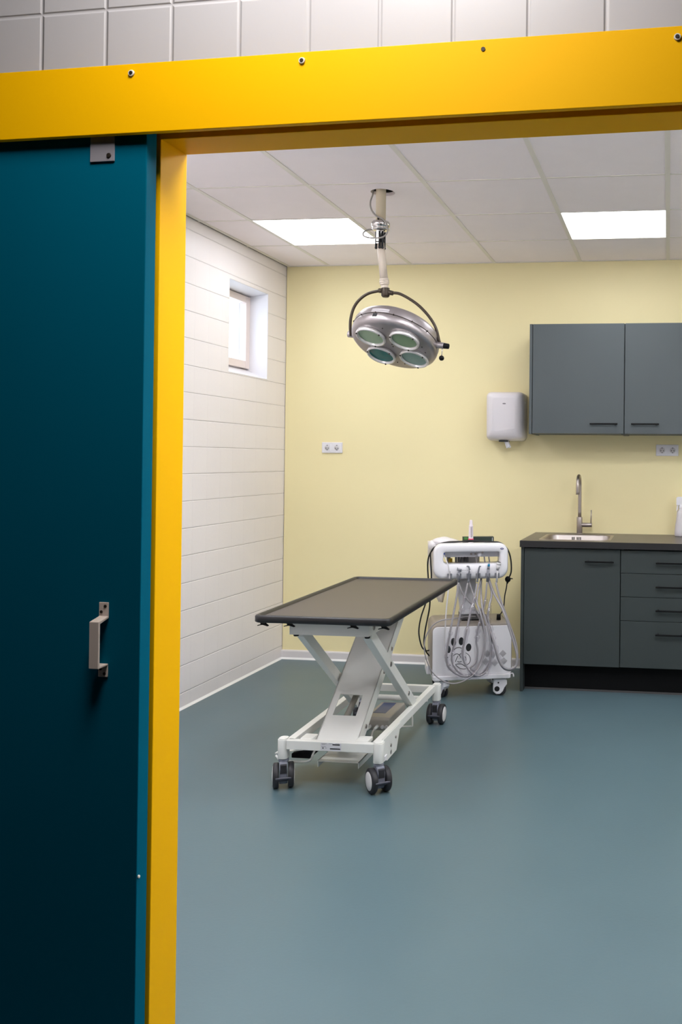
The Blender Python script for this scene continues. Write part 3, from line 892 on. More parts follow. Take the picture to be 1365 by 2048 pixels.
for x, y in ((-0.225, -0.725), (-0.112, -0.725), (0.157, -0.725), (0.286, -0.725)):
    c = B()
    c.prism([(x - 0.022, TZ - 0.043), (x - 0.007, TZ - 0.039), (x - 0.010, TZ - 0.0305), (x + 0.010, TZ - 0.0305), (x + 0.007, TZ - 0.032), (x + 0.024, TZ - 0.0445), (x + 0.022, TZ - 0.0465), (x + 0.003, TZ - 0.0415), (x - 0.003, TZ - 0.0415), (x - 0.021, TZ - 0.0455)], y, y + 0.012, 'y')
    c.build('strap_hook', 'black', t)
# upper frame
b = B()
b.box(-0.132, 0.208, -0.672, -0.632, TZ - 0.088, TZ - 0.032)
b.box(-0.132, -0.102, -0.632, 0.42, TZ - 0.088, TZ - 0.032)
b.box(0.178, 0.208, -0.632, 0.42, TZ - 0.088, TZ - 0.032)
b.box(-0.132, 0.208, 0.42, 0.46, TZ - 0.088, TZ - 0.032)
uf = b.build('upper_frame', 'table_white', t, bevel=0.002)
B().cyl((0.208, -0.605, TZ - 0.060), (0.2105, -0.605, TZ - 0.060), 0.013, 0.011, 18).build('bolt', 'steel', uf)
b = B()
b.cyl((-0.110, -0.652, TZ - 0.091), (-0.110, -0.652, TZ - 0.097), 0.012, 0.010, 14)
b.cyl((0.196, -0.652, TZ - 0.091), (0.196, -0.652, TZ - 0.097), 0.012, 0.010, 14)
build_each(b, 'rubber_stop', 'black', uf)
# outer scissor arms
def arm_poly():
    p0 = Vector((-0.560, 0.692)); p1 = Vector((0.150, 0.196))
    d = (p1 - p0).normalized(); nn = Vector((-d.y, d.x)) * 0.024
    return [tuple(p0 + nn), tuple(p1 + nn), tuple(p1 - nn), tuple(p0 - nn)], p0, d
pl4, ap0, ad = arm_poly()
for x0, x1 in ((-0.140, -0.110), (0.150, 0.186)):
    b = B(); b.prism(pl4, x0, x1, 'x')
    ar = b.build('scissor_arm', 'table_white', t, bevel=0.002)
    bb_ = B()
    for u in (0.335, 0.70):
        p = ap0 + ad * u
        xx = x1 if x0 > 0 else x0
        bb_.cyl((xx, p.x, p.y), (xx + (0.003 if x0 > 0 else -0.003), p.x, p.y), 0.012, 0.010, 16)
    build_each(bb_, 'pivot_bolt', 'steel', ar)
# wide inner plate: a folded channel with a window, on z = 0.515 + 0.70 y
SL = 0.705
def pz(y): return 0.513 + SL * y
dv = Vector((0, 1, SL)).normalized(); nv = Vector((0, -SL, 1)).normalized()
PX0, PX1 = -0.098, 0.090
y0, y1 = -0.455, 0.255
wy0, wy1, wx0, wx1 = -0.338, -0.240, -0.066, 0.042
def slab(b, xa, xb, ya, yb, d0, d1):
    v = []
    for dpt in (d0, d1):
        for y in (ya, yb):
            for x in (xa, xb):
                v.append(Vector((x, y, pz(y))) - nv * dpt)
    b.add(v, [(0, 2, 3, 1), (4, 5, 7, 6), (0, 1, 5, 4), (2, 6, 7, 3), (0, 4, 6, 2), (1, 3, 7, 5)])
b = B()
slab(b, PX0, PX1, y0, wy0, 0, 0.004); slab(b, PX0, PX1, wy1, y1, 0, 0.004)
slab(b, PX0, wx0, wy0, wy1, 0, 0.004); slab(b, wx1, PX1, wy0, wy1, 0, 0.004)
slab(b, PX0, PX0 + 0.004, y0, y1, 0, 0.062); slab(b, PX1 - 0.004, PX1, y0, y1, 0, 0.062)
pt = b.build('scissor_plate', 'table_white', t)
bb_ = B()
for y in (-0.10, -0.36, 0.02):
    p = Vector((PX1, y, pz(y))) - nv * 0.035
    bb_.cyl(p, p + Vector((0.004, 0, 0)), 0.010, 0.009, 14)
build_each(bb_, 'pivot_bolt', 'steel', pt)
bb_ = B()
for x in (PX0 + 0.006, PX1 - 0.006):
    bb_.box(x - 0.002, x + 0.002, y0 + 0.01, y0 + 0.014, 0.19, 0.204)
# actuator seen through the window
b = B()
b.cyl((-0.02, -0.36, 0.215), (-0.02, 0.02, 0.40), 0.014, None, 14)
b.build('lift_actuator', 'box_grey', t)
B().cyl((-0.02, 0.02, 0.40), (-0.02, 0.10, 0.44), 0.024, None, 18).build('actuator_rod', 'table_white', t)
# base frame
b = B(); b.box(-0.204, 0.184, -0.520, -0.490, 0.172, 0.211)
fb = b.build('front_crossbar', 'table_white', t, bevel=0.002)
B().box(-0.050, 0.042, -0.5207, -0.520, 0.176, 0.208).build('data_label', 'paper', fb)
b = B()
for x0, x1, z0, z1 in ((0.003, 0.036, 0.1995, 0.2045), (-0.008, 0.038, 0.1815, 0.1865), (-0.046, -0.022, 0.2045, 0.2055), (-0.044, -0.030, 0.2005, 0.2013), (-0.046, -0.026, 0.191, 0.192),
                       (-0.042, -0.036, 0.1835, 0.188), (-0.030, -0.022, 0.1855, 0.1865), (-0.014, 0.004, 0.2055, 0.2065), (0.016, 0.034, 0.2065, 0.2075)):
    b.box(x0, x1, -0.5211, -0.5207, z0, z1)
b.build('label_print', 'ink', fb)
b = B(); b.box(-0.196, 0.184, 0.475, 0.505, 0.172, 0.209)
b.build('rear_crossbar', 'table_white', t, bevel=0.002)
b = B(); b.cyl((-0.20, 0.360, 0.171), (0.19, 0.360, 0.171), 0.0145, None, 18)
b.build('cross_tube', 'table_white', t)
for x0, x1 in ((-0.212, -0.178), (0.170, 0.200)):
    b = B(); b.box(x0, x1, -0.50, 0.49, 0.174, 0.211)
    b.build('side_rail', 'table_white', t, bevel=0.002)
b = B()
b.box(-0.155, -0.100, -0.49, -0.42, 0.196, 0.214)
b.box(0.092, 0.150, -0.49, -0.42, 0.196, 0.214)
build_each(b, 'lower_pivot_block', 'table_white', t, bevel=0.003)
# side plate under the right rail
b = B(); b.prism([(-0.470, 0.205), (-0.180, 0.205), (-0.245, 0.100), (-0.385, 0.098), (-0.470, 0.130)], 0.2005, 0.2045, 'x')
sp = b.build('side_plate', 'table_white', t)
b = B()
for y, z in ((-0.262, 0.165), (-0.335, 0.150)): b.cyl((0.2045, y, z), (0.2085, y, z), 0.007, 0.006, 14)
b.cyl((0.2045, -0.330, 0.118), (0.2052, -0.330, 0.118), 0.010, 0.010, 16)
build_each(b, 'plate_bolt', 'steel', sp)
B().box(0.2045, 0.211, -0.440, -0.405, 0.112, 0.134).build('plate_catch', 'plastic_white', sp, bevel=0.003)
# lower tray
b = B()
b.box(-0.088, 0.098, -0.455, -0.20, 0.104, 0.107)
b.box(-0.088, -0.085, -0.455, -0.20, 0.080, 0.107)
b.box(0.095, 0.098, -0.455, -0.20, 0.080, 0.107)
b.box(-0.06, 0.07, -0.30, -0.29, 0.107, 0.175)
b.build('lower_tray', 'table_white', t)
# foot pedal on its rod, left
b = B()
b.tube([(-0.285, -0.44, 0.116), (-0.250, -0.455, 0.100), (-0.150, -0.455, 0.100), (-0.125, -0.44, 0.106), (-0.120, -0.42, 0.130), (-0.120, -0.30, 0.170)], 0.005, 10, 5)
b.build('pedal_rod', 'table_white', t)
b = B(); b.prism([(-0.215, 0.108), (-0.130, 0.108), (-0.118, 0.150), (-0.215, 0.128)], -0.44, -0.26, 'y')
b.build('foot_pedal', 'black', t, bevel=0.004)
b = B(); b.prism([(-0.290, 0.122), (-0.130, 0.150), (-0.130, 0.154), (-0.290, 0.127)], -0.44, -0.24, 'y')
b.build('pedal_guard', 'table_white', t)
# control box on the right
b = B()
b.prism([(0.060, 0.088), (0.060, 0.140), (0.075, 0.150), (0.350, 0.150), (0.350, 0.088)], -0.055, 0.075, 'x')
cbx = b.build('control_box', 'box_grey', t, bevel=0.005)
B().box(-0.035, 0.030, 0.145, 0.330, 0.1502, 0.1512).build('display_label', 'blue', cbx)
b = B()
for x in (-0.020, 0.015, 0.043, 0.062): b.cyl((x, 0.060, 0.108), (x, 0.050, 0.108), 0.0085, 0.0085, 16)
build_each(b, 'connector', 'socket_dark', cbx)
b = B()
b.cyl((-0.020, 0.052, 0.108), (-0.030, 0.015, 0.100), 0.0085, 0.006, 14)
b.cyl((0.015, 0.052, 0.108), (0.013, 0.020, 0.106), 0.0085, 0.006, 14)
build_each(b, 'plug', 'table_white', cbx)
B().tube([(0.013, 0.022, 0.106), (0.010, 0.0, 0.095), (0.008, -0.02, 0.060), (0.006, -0.04, 0.035), (-0.02, -0.10, 0.050), (-0.05, -0.20, 0.10)], 0.004, 8, 6).build('control_cable', 'cable_grey', t)
B().tube([(0.160, 0.17, 0.166), (0.166, 0.15, 0.150), (0.168, 0.15, 0.100), (0.160, 0.15, 0.088), (0.10, 0.15, 0.085), (0.06, 0.15, 0.086)], 0.0045, 10, 5).build('box_bracket', 'table_white', t)

def table_caster(cx, cy, rot, post_r):
    Mx = Matrix.Translation((cx, cy, 0)) @ Matrix.Rotation(math.radians(rot), 4, 'Z')
    b = B()
    b.prism(rrect(-0.0215, 0.0215, -0.026, 0.026, 0.016, 6), 0.128, 0.212, 'z', smooth=True, mx=Matrix.Translation((cx, cy, 0)))
    b.prism(rrect(-0.0185, 0.0185, -0.023, 0.023, 0.015, 6), 0.212, 0.216, 'z', smooth=True, mx=Matrix.Translation((cx, cy, 0)))
    b.build('corner_post', 'table_white', t, bevel=0.0015)
    b = B()
    b.lathe([(0.020, 0.128), (0.022, 0.124), (0.022, 0.114), (0.016, 0.108)], 24, Mx)
    b.prism([(-0.020, 0.020), (0.034, 0.055), (0.030, 0.098), (0.012, 0.116), (-0.024, 0.116), (-0.036, 0.090), (-0.034, 0.040)], -0.017, 0.017, 'x', mx=Mx)
    cs = b.build('caster', 'caster_fork', t, bevel=0.003)
    b = B()
    b.prism([(-0.028, 0.045), (-0.052, 0.060), (-0.056, 0.054), (-0.050, 0.046), (-0.028, 0.034)], -0.033, 0.033, 'x', mx=Mx)
    b.build('brake_pedal', 'caster', cs, bevel=0.002)
    b = B()
    b.prism([(-0.0375, 0.070), (-0.0375, 0.104), (-0.028, 0.108), (-0.028, 0.070)], -0.0135, 0.0135, 'x', mx=Mx)
    b.build('fork_inset', 'tyre', cs)
    for sd in (-1, 1):
        L = Mx @ Matrix.Translation((sd * 0.0315, 0, 0.0535)) @ Matrix.Rotation(sd * PI / 2, 4, 'Y')
        wh = B().lathe([(0.030, -0.0125), (0.050, -0.0125), (0.0535, -0.008), (0.0535, 0.008), (0.049, 0.0120), (0.040, 0.0130)], 36, L, cap=True).build('wheel', 'tyre', cs)
        B().lathe([(0.0395, 0.0128), (0.0385, 0.0140), (0.022, 0.0150), (0.010, 0.0162), (0.0001, 0.0164)], 30, L, cap=False).build('wheel_hub', 'hub', wh)
table_caster(-0.226, -0.495, 23, 0)
table_caster(0.201, -0.495, 38, 0)
table_caster(0.203, 0.505, -2, 0)
table_caster(-0.212, 0.505, 10, 0)

# ================================================================== DENTAL CART
cart = thing('dental_cart', 'white mobile dental unit with dangling hoses and paw print front', 'dental cart', (1.512, -0.644, 0), math.radians(19.0))
def crect(x0, x1, z0, z1, r, y): return [(x, y, z) for x, z in rrect(x0, x1, z0, z1, r, 7)]
# body shell open to the front, panel inset
b = B()
b.rings([crect(-0.243, 0.243, 0.140, 0.441, [0.040, 0.040, 0.012, 0.012], y) for y in (-0.176, 0.18)])
b.build('body_shell', 'cart_grey', cart, bevel=0.004)
b = B()
b.rings([crect(-0.237 + i, 0.237 - i, 0.138 + i, 0.430 - i, [0.030, 0.030, 0.010, 0.010], y) for y, i in ((-0.170, 0.0), (-0.1805, 0.0), (-0.182, 0.0018))])
fp = b.build('front_panel', 'cart_panel', cart)
# print on the panel
YP = -0.1826
def blob(cx, cz, rx, rz, rot=0.0, n=24):
    pts = []
    for k in range(n):
        a = 2 * PI * k / n
        x, z = rx * math.cos(a), rz * math.sin(a)
        pts.append((cx + x * math.cos(rot) - z * math.sin(rot), cz + x * math.sin(rot) + z * math.cos(rot)))
    return pts
b = B()
for c in ((-0.142, 0.2965, 0.0125, 0.0225, 0.1), (-0.113, 0.3390, 0.0150, 0.0250, 0.08), (-0.067, 0.3425, 0.0150, 0.0240, -0.05), (-0.022, 0.3040, 0.0165, 0.0235, -0.08)):
    b.prism(blob(*c), YP, YP + 0.0006, 'y')
for line in ([(-0.122, 0.268), (-0.116, 0.287), (-0.100, 0.301), (-0.082, 0.306), (-0.064, 0.301)], [(-0.040, 0.273), (-0.020, 0.257), (-0.011, 0.234), (-0.015, 0.214), (-0.026, 0.203), (-0.040, 0.202)],
             [(-0.146, 0.252), (-0.150, 0.238), (-0.147, 0.220), (-0.140, 0.206), (-0.129, 0.200)], [(-0.112, 0.256), (-0.106, 0.263), (-0.090, 0.268), (-0.075, 0.257), (-0.068, 0.242)],
             [(-0.101, 0.220), (-0.093, 0.240), (-0.085, 0.256)], [(-0.078, 0.261), (-0.067, 0.270)], [(-0.089, 0.223), (-0.078, 0.218), (-0.063, 0.222)],
             [(-0.101, 0.204), (-0.079, 0.208), (-0.060, 0.204), (-0.040, 0.190)], [(-0.099, 0.201), (-0.076, 0.183), (-0.053, 0.176), (-0.036, 0.177)], [(-0.043, 0.252), (-0.037, 0.238), (-0.038, 0.225)]):
    b.tube([(x, YP + 0.0003, z) for x, z in line], 0.0019, 6, 5)
b.prism(blob(-0.078, 0.241, 0.002, 0.002), YP, YP + 0.0006, 'y')
b.build('paw_print', 'ink', fp)
b = B()
for cx, cz in ((0.186, 0.260), (0.192, 0.215), (0.138, 0.206), (0.126, 0.256), (0.082, 0.214), (0.091, 0.262)):
    hsz = 0.0235
    for k in range(-4, 5):
        o = k * hsz / 4.6
        # hatch of short diagonal strokes inside a diamond
        u = hsz * 0.98
        a_ = ((cx + (o - u) / 2, cz + (o + u) / 2), (cx + (o + u) / 2, cz + (o - u) / 2))
        b.tube([(a_[0][0], YP, a_[0][1]), (a_[1][0], YP, a_[1][1])], 0.0006, 4, 1, spline=False)
        a_ = ((cx + (o - u) / 2, cz - (o + u) / 2), (cx + (o + u) / 2, cz - (o - u) / 2))
        b.tube([(a_[0][0], YP, a_[0][1]), (a_[1][0], YP, a_[1][1])], 0.0004, 4, 1, spline=False)
b.build('cross_print', 'ink_pale', fp)
# white chassis
b = B()
b.prism(rrect(-0.236, 0.236, -0.195, 0.165, 0.02, 5), 0.112, 0.138, 'z')
b.build('chassis', 'plastic_white', cart, bevel=0.004)
b = B()
b.prism(rrect(-0.262, -0.2, -0.02, 0.16, 0.012, 4), 0.112, 0.165, 'z')
b.build('side_foot', 'plastic_white', cart, bevel=0.004)
b = B()
for x in (-0.19, -0.152): b.cyl((x, -0.175, 0.112), (x, -0.175, 0.106), 0.007, 0.006, 12)
build_each(b, 'chassis_bolt', 'ink', cart)
B().tube([(0.236, -0.15, 0.128), (0.250, -0.155, 0.132), (0.256, -0.158, 0.124), (0.257, -0.158, 0.112)], 0.004, 8, 5).build('hose_hook', 'plastic_white', cart)
def cart_caster(cx, cy, rot):
    Mx = Matrix.Translation((cx, cy, 0)) @ Matrix.Rotation(math.radians(rot), 4, 'Z')
    b = B()
    b.cyl(Mx @ Vector((0, 0, 0.113)), Mx @ Vector((0, 0, 0.094)), 0.016, None, 18)
    b.prism([(-0.042, 0.058), (-0.040, 0.094), (-0.028, 0.102), (0.028, 0.102), (0.042, 0.094), (0.043, 0.070), (0.028, 0.050), (0.018, 0.026), (0.000, 0.010), (-0.024, 0.010), (-0.042, 0.026)], -0.026, 0.026, 'y', mx=Mx)
    cs = b.build('caster', 'plastic_white', cart, bevel=0.006, seg=3)
    b = B()
    for yy in (-0.019, 0.019):
        b.lathe([(0.018, -0.007), (0.033, -0.007), (0.035, -0.004), (0.035, 0.004), (0.033, 0.007), (0.018, 0.007)], 30, Mx @ Matrix.Translation((0.002, yy * 0.7, 0.035)) @ Matrix.Rotation(PI / 2, 4, 'X'))
    build_each(b, 'wheel', 'tyre', cs)
    b = B()
    b.cyl(Mx @ Vector((-0.018, -0.0255, 0.043)), Mx @ Vector((-0.018, -0.0285, 0.043)), 0.0160, 0.0155, 20)
    b.cyl(Mx @ Vector((-0.010, -0.0255, 0.080)), Mx @ Vector((-0.010, -0.0275, 0.080)), 0.0055, 0.005, 14)
    build_each(b, 'hub_cap', 'ink', cs)
cart_caster(0.176, -0.140, -6)
cart_caster(-0.176, -0.130, -50)
cart_caster(0.176, 0.125, 30)
cart_caster(-0.176, 0.125, 150)
# column and bracket
b = B()
b.rings([[(x, y, z) for x, y in rrect(cx - w, cx + w, 0.0 - d, 0.075, 0.018, 5)] for z, cx, w, d in ((0.705, -0.020, 0.062, 0.01), (0.62, -0.018, 0.056, 0.01), (0.50, -0.010, 0.046, 0.01), (0.478, -0.008, 0.046, 0.02))])
b.build('column', 'column', cart)
b = B()
b.prism(rrect(-0.060, 0.064, -0.060, 0.09, 0.01, 4), 0.448, 0.480, 'z')
br = b.build('column_bracket', 'dark_bracket', cart, bevel=0.003)
B().prism([(-0.060, 0.481), (0.064, 0.481), (0.050, 0.500), (-0.046, 0.500)], -0.055, 0.09, 'y').build('bracket_cover', 'column', cart, bevel=0.003)
B().prism(rrect(-0.054, 0.058, -0.05, 0.08, 0.01, 4), 0.440, 0.449, 'z').build('bracket_foot', 'black', cart)
# console ring
CX0, CX1, CZ0, CZ1 = -0.237, 0.212, 0.716, 0.930
OX0, OX1, OZ0, OZ1 = -0.180, 0.163, 0.806, 0.880
def cring(x0, x1, z0, z1, r, y): return [(x, y, z) for x, z in rrect(x0, x1, z0, z1, r, 9)]
R1 = [0.056, 0.056, 0.062, 0.062]; R2 = [0.016, 0.016, 0.026, 0.012]
seq = []
seq.append(cring(CX0 + 0.012, CX1 - 0.012, CZ0 + 0.012, CZ1 - 0.010, [x - .008 for x in R1], -0.085))
seq.append(cring(CX0, CX1, CZ0 + 0.002, CZ1 - 0.002, R1, -0.110))
seq.append(cring(CX0, CX1, CZ0, CZ1, R1, -0.180))
seq.append(cring(CX0 + 0.003, CX1 - 0.003, CZ0 + 0.010, CZ1 - 0.003, R1, -0.194))
seq.append(cring(CX0 + 0.010, CX1 - 0.010, CZ0 + 0.022, CZ1 - 0.010, [x - .006 for x in R1], -0.200))
seq.append(cring(OX0 - 0.006, OX1 + 0.006, OZ0 - 0.006, OZ1 + 0.006, [x + .006 for x in R2], -0.200))
seq.append(cring(OX0, OX1, OZ0, OZ1, R2, -0.194))
seq.append(cring(OX0 + 0.001, OX1 - 0.001, OZ0 + 0.001, OZ1 - 0.001, R2, -0.085))
b = B(); b.rings(seq + [seq[0]], cap0=False, cap1=False)
con = b.build('console', 'plastic_white', cart)
B().rings([[(0.172 + rx * math.cos(2 * PI * k / 24), yy, 0.897 + rz * math.sin(2 * PI * k / 24)) for k in range(24)] for rx, rz, yy in ((0.011, 0.0062, -0.1985), (0.011, 0.0062, -0.2010), (0.0095, 0.005, -0.2014))]).build('badge', 'navy', con)
B().box(0.1655, 0.1785, -0.2019, -0.2013, 0.8960, 0.8985).build('badge_stripe', 'plastic_white', con)
# control strip seen in the opening
b = B(); b.box(OX0 - 0.004, OX1 + 0.004, -0.128, -0.095, 0.842, 0.886)
cst = b.build('control_strip', 'column', cart)
b = B()
for x in (-0.006, 0.020): b.cyl((x, -0.128, 0.860), (x, -0.142, 0.860), 0.0065, 0.0055, 16)
b.cyl((0.062, -0.128, 0.868), (0.062, -0.136, 0.868), 0.0065, 0.0065, 16)
build_each(b, 'valve_knob', 'steel', cst)
B().sphere((0.042, -0.146, 0.857), 0.0125, 18).build('control_knob', 'plastic_white', cst)
b = B()
for x in (-0.014, 0.013, 0.031, 0.055): b.tube([(x - 0.004, -0.1285, 0.872), (x, -0.1285, 0.8755), (x + 0.005, -0.1285, 0.876), (x + 0.011, -0.1285, 0.872)], 0.0012, 6, 4)
b.build('control_print', 'ink_grey', cst)
B().cyl((-0.176, -0.150, 0.865), (-0.176, -0.170, 0.867), 0.0075, 0.0075, 16).build('blue_button', 'blue_dot', con)
b = B()
for x, r in ((-0.135, 0.012), (-0.09, 0.006), (-0.075, 0.006), (-0.055, 0.006), (-0.035, 0.006), (-0.018, 0.006)):
    b.cyl((x, -0.035, 0.72), (x, -0.035, 0.85), r, None, 12)
build_each(b, 'rear_tube', 'inst', cart)
B().cyl((-0.125, -0.05, 0.72), (-0.125, -0.05, 0.826), 0.014, 0.012, 16).build('yellow_fitting', 'yellow_thing', cart)
for x in (0.022, 0.074, 0.102):
    B().tube([(x, -0.118, 0.845), (x + 0.004, -0.115, 0.82), (x + 0.008, -0.112, 0.79), (x + 0.004, -0.11, 0.71)], 0.0042, 8, 5).build('inner_tube', 'hose', cart)
# rear tray on which things lie
b = B(); b.prism(rrect(-0.225, 0.20, -0.09, 0.115, 0.03, 5), 0.890, 0.905, 'z')
b.prism(rrect(-0.08, 0.06, -0.02, 0.075, 0.02, 4), 0.70, 0.891, 'z')
b.build('rear_tray', 'plastic_white', cart, bevel=0.004)

# holders and instruments along the lower edge
HXS = (-0.143, -0.087, -0.028, 0.028, 0.086, 0.142)
for x in HXS:
    b = B()
    outer = [(0.0135 * math.cos(a), 0.0135 * math.sin(a)) for a in [math.radians(-60 + 300 * k / 14 + 180 - 0) for k in range(15)]]
    v = []
    n_ = 15
    pts_o = [(x + 0.0145 * math.cos(math.radians(-60 + 300 * k / 14)), -0.212 + 0.0145 * math.sin(math.radians(-60 + 300 * k / 14))) for k in range(n_)]
    pts_i = [(x + 0.0085 * math.cos(math.radians(-60 + 300 * k / 14)), -0.212 + 0.0085 * math.sin(math.radians(-60 + 300 * k / 14))) for k in range(n_)]
    for z in (0.722, 0.752):
        v += [(p[0], p[1], z) for p in pts_o] + [(p[0], p[1], z) for p in pts_i]
    f = []
    for k in range(n_ - 1):
        f += [(k, k + 1, 2 * n_ + k + 1, 2 * n_ + k), (n_ + k + 1, n_ + k, 3 * n_ + k, 3 * n_ + k + 1), (k + 1, k, n_ + k, n_ + k + 1), (2 * n_ + k, 2 * n_ + k + 1, 3 * n_ + k + 1, 3 * n_ + k)]
    f += [(0, 2 * n_, 3 * n_, n_), (n_ - 1, 2 * n_ - 1, 4 * n_ - 1, 3 * n_ - 1)]
    b.add(v, f)
    b.build('instrument_holder', 'inst', cart)
def inst(name, shape, m): return shape.build(name, m, cart)
Y = -0.213
inst('saline_tube', B().tube([(-0.177, -0.170, 0.862), (-0.166, -0.205, 0.838), (-0.152, -0.218, 0.80), (-0.145, -0.216, 0.757), (-0.143, Y, 0.715)], 0.0034, 8, 6), 'hose_white')
inst('saline_tip', B().cyl((-0.143, Y, 0.745), (-0.141, Y, 0.768), 0.004, 0.002, 10), 'inst')
i2 = inst('air_water_syringe', B().cyl((-0.088, Y, 0.700), (-0.087, Y, 0.768), 0.0072, 0.0068, 16).cyl((-0.100, Y, 0.778), (-0.072, Y - 0.004, 0.772), 0.006, 0.008, 14).cyl((-0.096, Y, 0.775), (-0.096, Y, 0.788), 0.004, 0.003, 10), 'inst')
B().tube([(-0.070, Y - 0.004, 0.773), (-0.035, Y - 0.008, 0.772), (-0.012, Y - 0.012, 0.766)], 0.0013, 8, 5).build('syringe_needle', 'chrome', i2)
inst('turbine', B().tube([(-0.031, Y, 0.700), (-0.028, Y, 0.745), (-0.025, Y - 0.002, 0.775), (-0.030, Y - 0.004, 0.793)], lambda u: 0.0066 - 0.002 * u, 12, 6).cyl((-0.042, Y - 0.006, 0.796), (-0.028, Y - 0.003, 0.793), 0.0042, 0.005, 12), 'inst')
inst('turbine', B().tube([(0.023, Y, 0.700), (0.026, Y, 0.745), (0.031, Y - 0.002, 0.775), (0.034, Y - 0.004, 0.792)], lambda u: 0.0062 - 0.002 * u, 12, 6).cyl((0.032, Y - 0.004, 0.793), (0.044, Y - 0.006, 0.795), 0.005, 0.0038, 12), 'inst')
i5 = inst('scaler', B().cyl((0.083, Y, 0.700), (0.088, Y, 0.775), 0.0072, 0.0088, 16).cyl((0.088, Y, 0.775), (0.0905, Y, 0.795), 0.0088, 0.0065, 16).cyl((0.0925, Y, 0.806), (0.096, Y, 0.822), 0.0022, 0.0012, 8), 'inst')
B().cyl((0.0900, Y, 0.793), (0.0925, Y, 0.807), 0.0078, 0.0068, 16).build('cyan_ring', 'cyan', i5)
i6 = inst('suction_tip', B().cyl((0.139, Y, 0.695), (0.145, Y, 0.775), 0.0066, 0.0062, 16).cyl((0.145, Y, 0.775), (0.150, Y, 0.800), 0.0075, 0.0135, 18).cyl((0.150, Y, 0.800), (0.1525, Y, 0.815), 0.0135, 0.0140, 18), 'hose_white')
B().cyl((0.1525, Y, 0.8145), (0.1527, Y - 0.0004, 0.8162), 0.0112, 0.0112, 18).build('suction_mouth', 'ink', i6)
B().cyl((0.1415, Y, 0.768), (0.1475, Y, 0.782), 0.0078, 0.0078, 14).build('suction_collar', 'inst', i6)

HOSES = {
'white':[(-0.144,-0.215,0.741),(-0.151,-0.222,0.652),(-0.162,-0.228,0.54),(-0.168,-0.235,0.429),(-0.171,-0.235,0.333),(-0.166,-0.235,0.254),(-0.144,-0.228,0.195),(-0.098,-0.221,0.158)],
'a':[(-0.09,-0.215,0.7),(-0.103,-0.227,0.606),(-0.123,-0.238,0.501),(-0.14,-0.25,0.414),(-0.154,-0.25,0.33),(-0.16,-0.25,0.257),(-0.14,-0.25,0.2),(-0.084,-0.25,0.156),(-0.027,-0.25,0.148),(0.018,-0.25,0.177),(0.057,-0.25,0.26),(0.07,-0.25,0.351),(0.061,-0.25,0.436),(0.034,-0.25,0.533),(0.003,-0.2,0.622),(-0.027,-0.16,0.712)],
'b':[(-0.035,-0.215,0.694),(-0.051,-0.223,0.621),(-0.077,-0.232,0.521),(-0.098,-0.24,0.427),(-0.113,-0.24,0.343),(-0.126,-0.24,0.276),(-0.12,-0.24,0.22),(-0.077,-0.24,0.164),(-0.015,-0.236,0.142),(0.054,-0.236,0.156),(0.099,-0.24,0.228),(0.109,-0.24,0.325),(0.094,-0.24,0.422),(0.061,-0.24,0.513),(0.024,-0.22,0.566),(0.03,-0.19,0.632),(0.053,-0.16,0.716)],
'c':[(0.021,-0.215,0.693),(0.007,-0.231,0.621),(-0.017,-0.246,0.534),(-0.04,-0.262,0.441),(-0.058,-0.262,0.352),(-0.066,-0.262,0.29),(-0.052,-0.262,0.228),(-0.012,-0.262,0.17),(0.034,-0.262,0.151),(0.079,-0.262,0.177),(0.101,-0.262,0.25),(0.1,-0.262,0.346),(0.079,-0.262,0.449),(0.053,-0.25,0.534),(0.048,-0.20,0.623),(0.055,-0.14,0.716)],
'd':[(0.081,-0.215,0.697),(0.072,-0.219,0.601),(0.052,-0.224,0.511),(0.027,-0.228,0.427),(0.019,-0.226,0.348),(0.028,-0.222,0.291),(0.020,-0.218,0.223),(-0.014,-0.214,0.185),(0.020,-0.208,0.175),(0.058,-0.206,0.25),(0.076,-0.21,0.346),(0.061,-0.212,0.426),(0.029,-0.21,0.501),(-0.003,-0.20,0.559),(-0.063,-0.18,0.633),(-0.089,-0.15,0.716)],
'e':[(0.134,-0.215,0.696),(0.154,-0.227,0.617),(0.188,-0.238,0.521),(0.221,-0.25,0.431),(0.251,-0.25,0.345),(0.265,-0.25,0.264),(0.259,-0.25,0.202),(0.227,-0.25,0.174),(0.184,-0.25,0.185),(0.152,-0.25,0.234),(0.125,-0.25,0.326),(0.101,-0.25,0.418),(0.083,-0.25,0.492),(0.094,-0.24,0.565),(0.112,-0.2,0.631),(0.093,-0.15,0.716)],
'f':[(0.098,-0.16,0.712),(0.125,-0.21,0.629),(0.163,-0.245,0.557),(0.189,-0.268,0.492),(0.216,-0.268,0.412),(0.24,-0.268,0.337),(0.26,-0.268,0.257),(0.25,-0.268,0.2),(0.21,-0.268,0.185),(0.169,-0.268,0.209),(0.143,-0.268,0.267),(0.116,-0.268,0.358),(0.09,-0.256,0.44),(0.07,-0.226,0.504)],
'loop':[(0.03,-0.08,0.470),(-0.03,-0.15,0.484),(-0.08,-0.20,0.488),(-0.137,-0.237,0.487),(-0.196,-0.275,0.487),(-0.248,-0.275,0.455),(-0.283,-0.275,0.395),(-0.292,-0.275,0.329),(-0.277,-0.275,0.256),(-0.242,-0.275,0.185),(-0.186,-0.275,0.135),(-0.119,-0.275,0.114),(-0.052,-0.275,0.13),(0.004,-0.275,0.167),(0.048,-0.25,0.223),(0.075,-0.2,0.299)],
}
for k, rr in (('white', 0.0044), ('a', 0.0062), ('b', 0.0058), ('c', 0.0060), ('d', 0.0056), ('e', 0.0062), ('f', 0.0068), ('loop', 0.0036)):
    B().tube(HOSES[k], rr, 10, 6).build('hose', 'hose_white' if k in ('white',) else 'hose', cart)
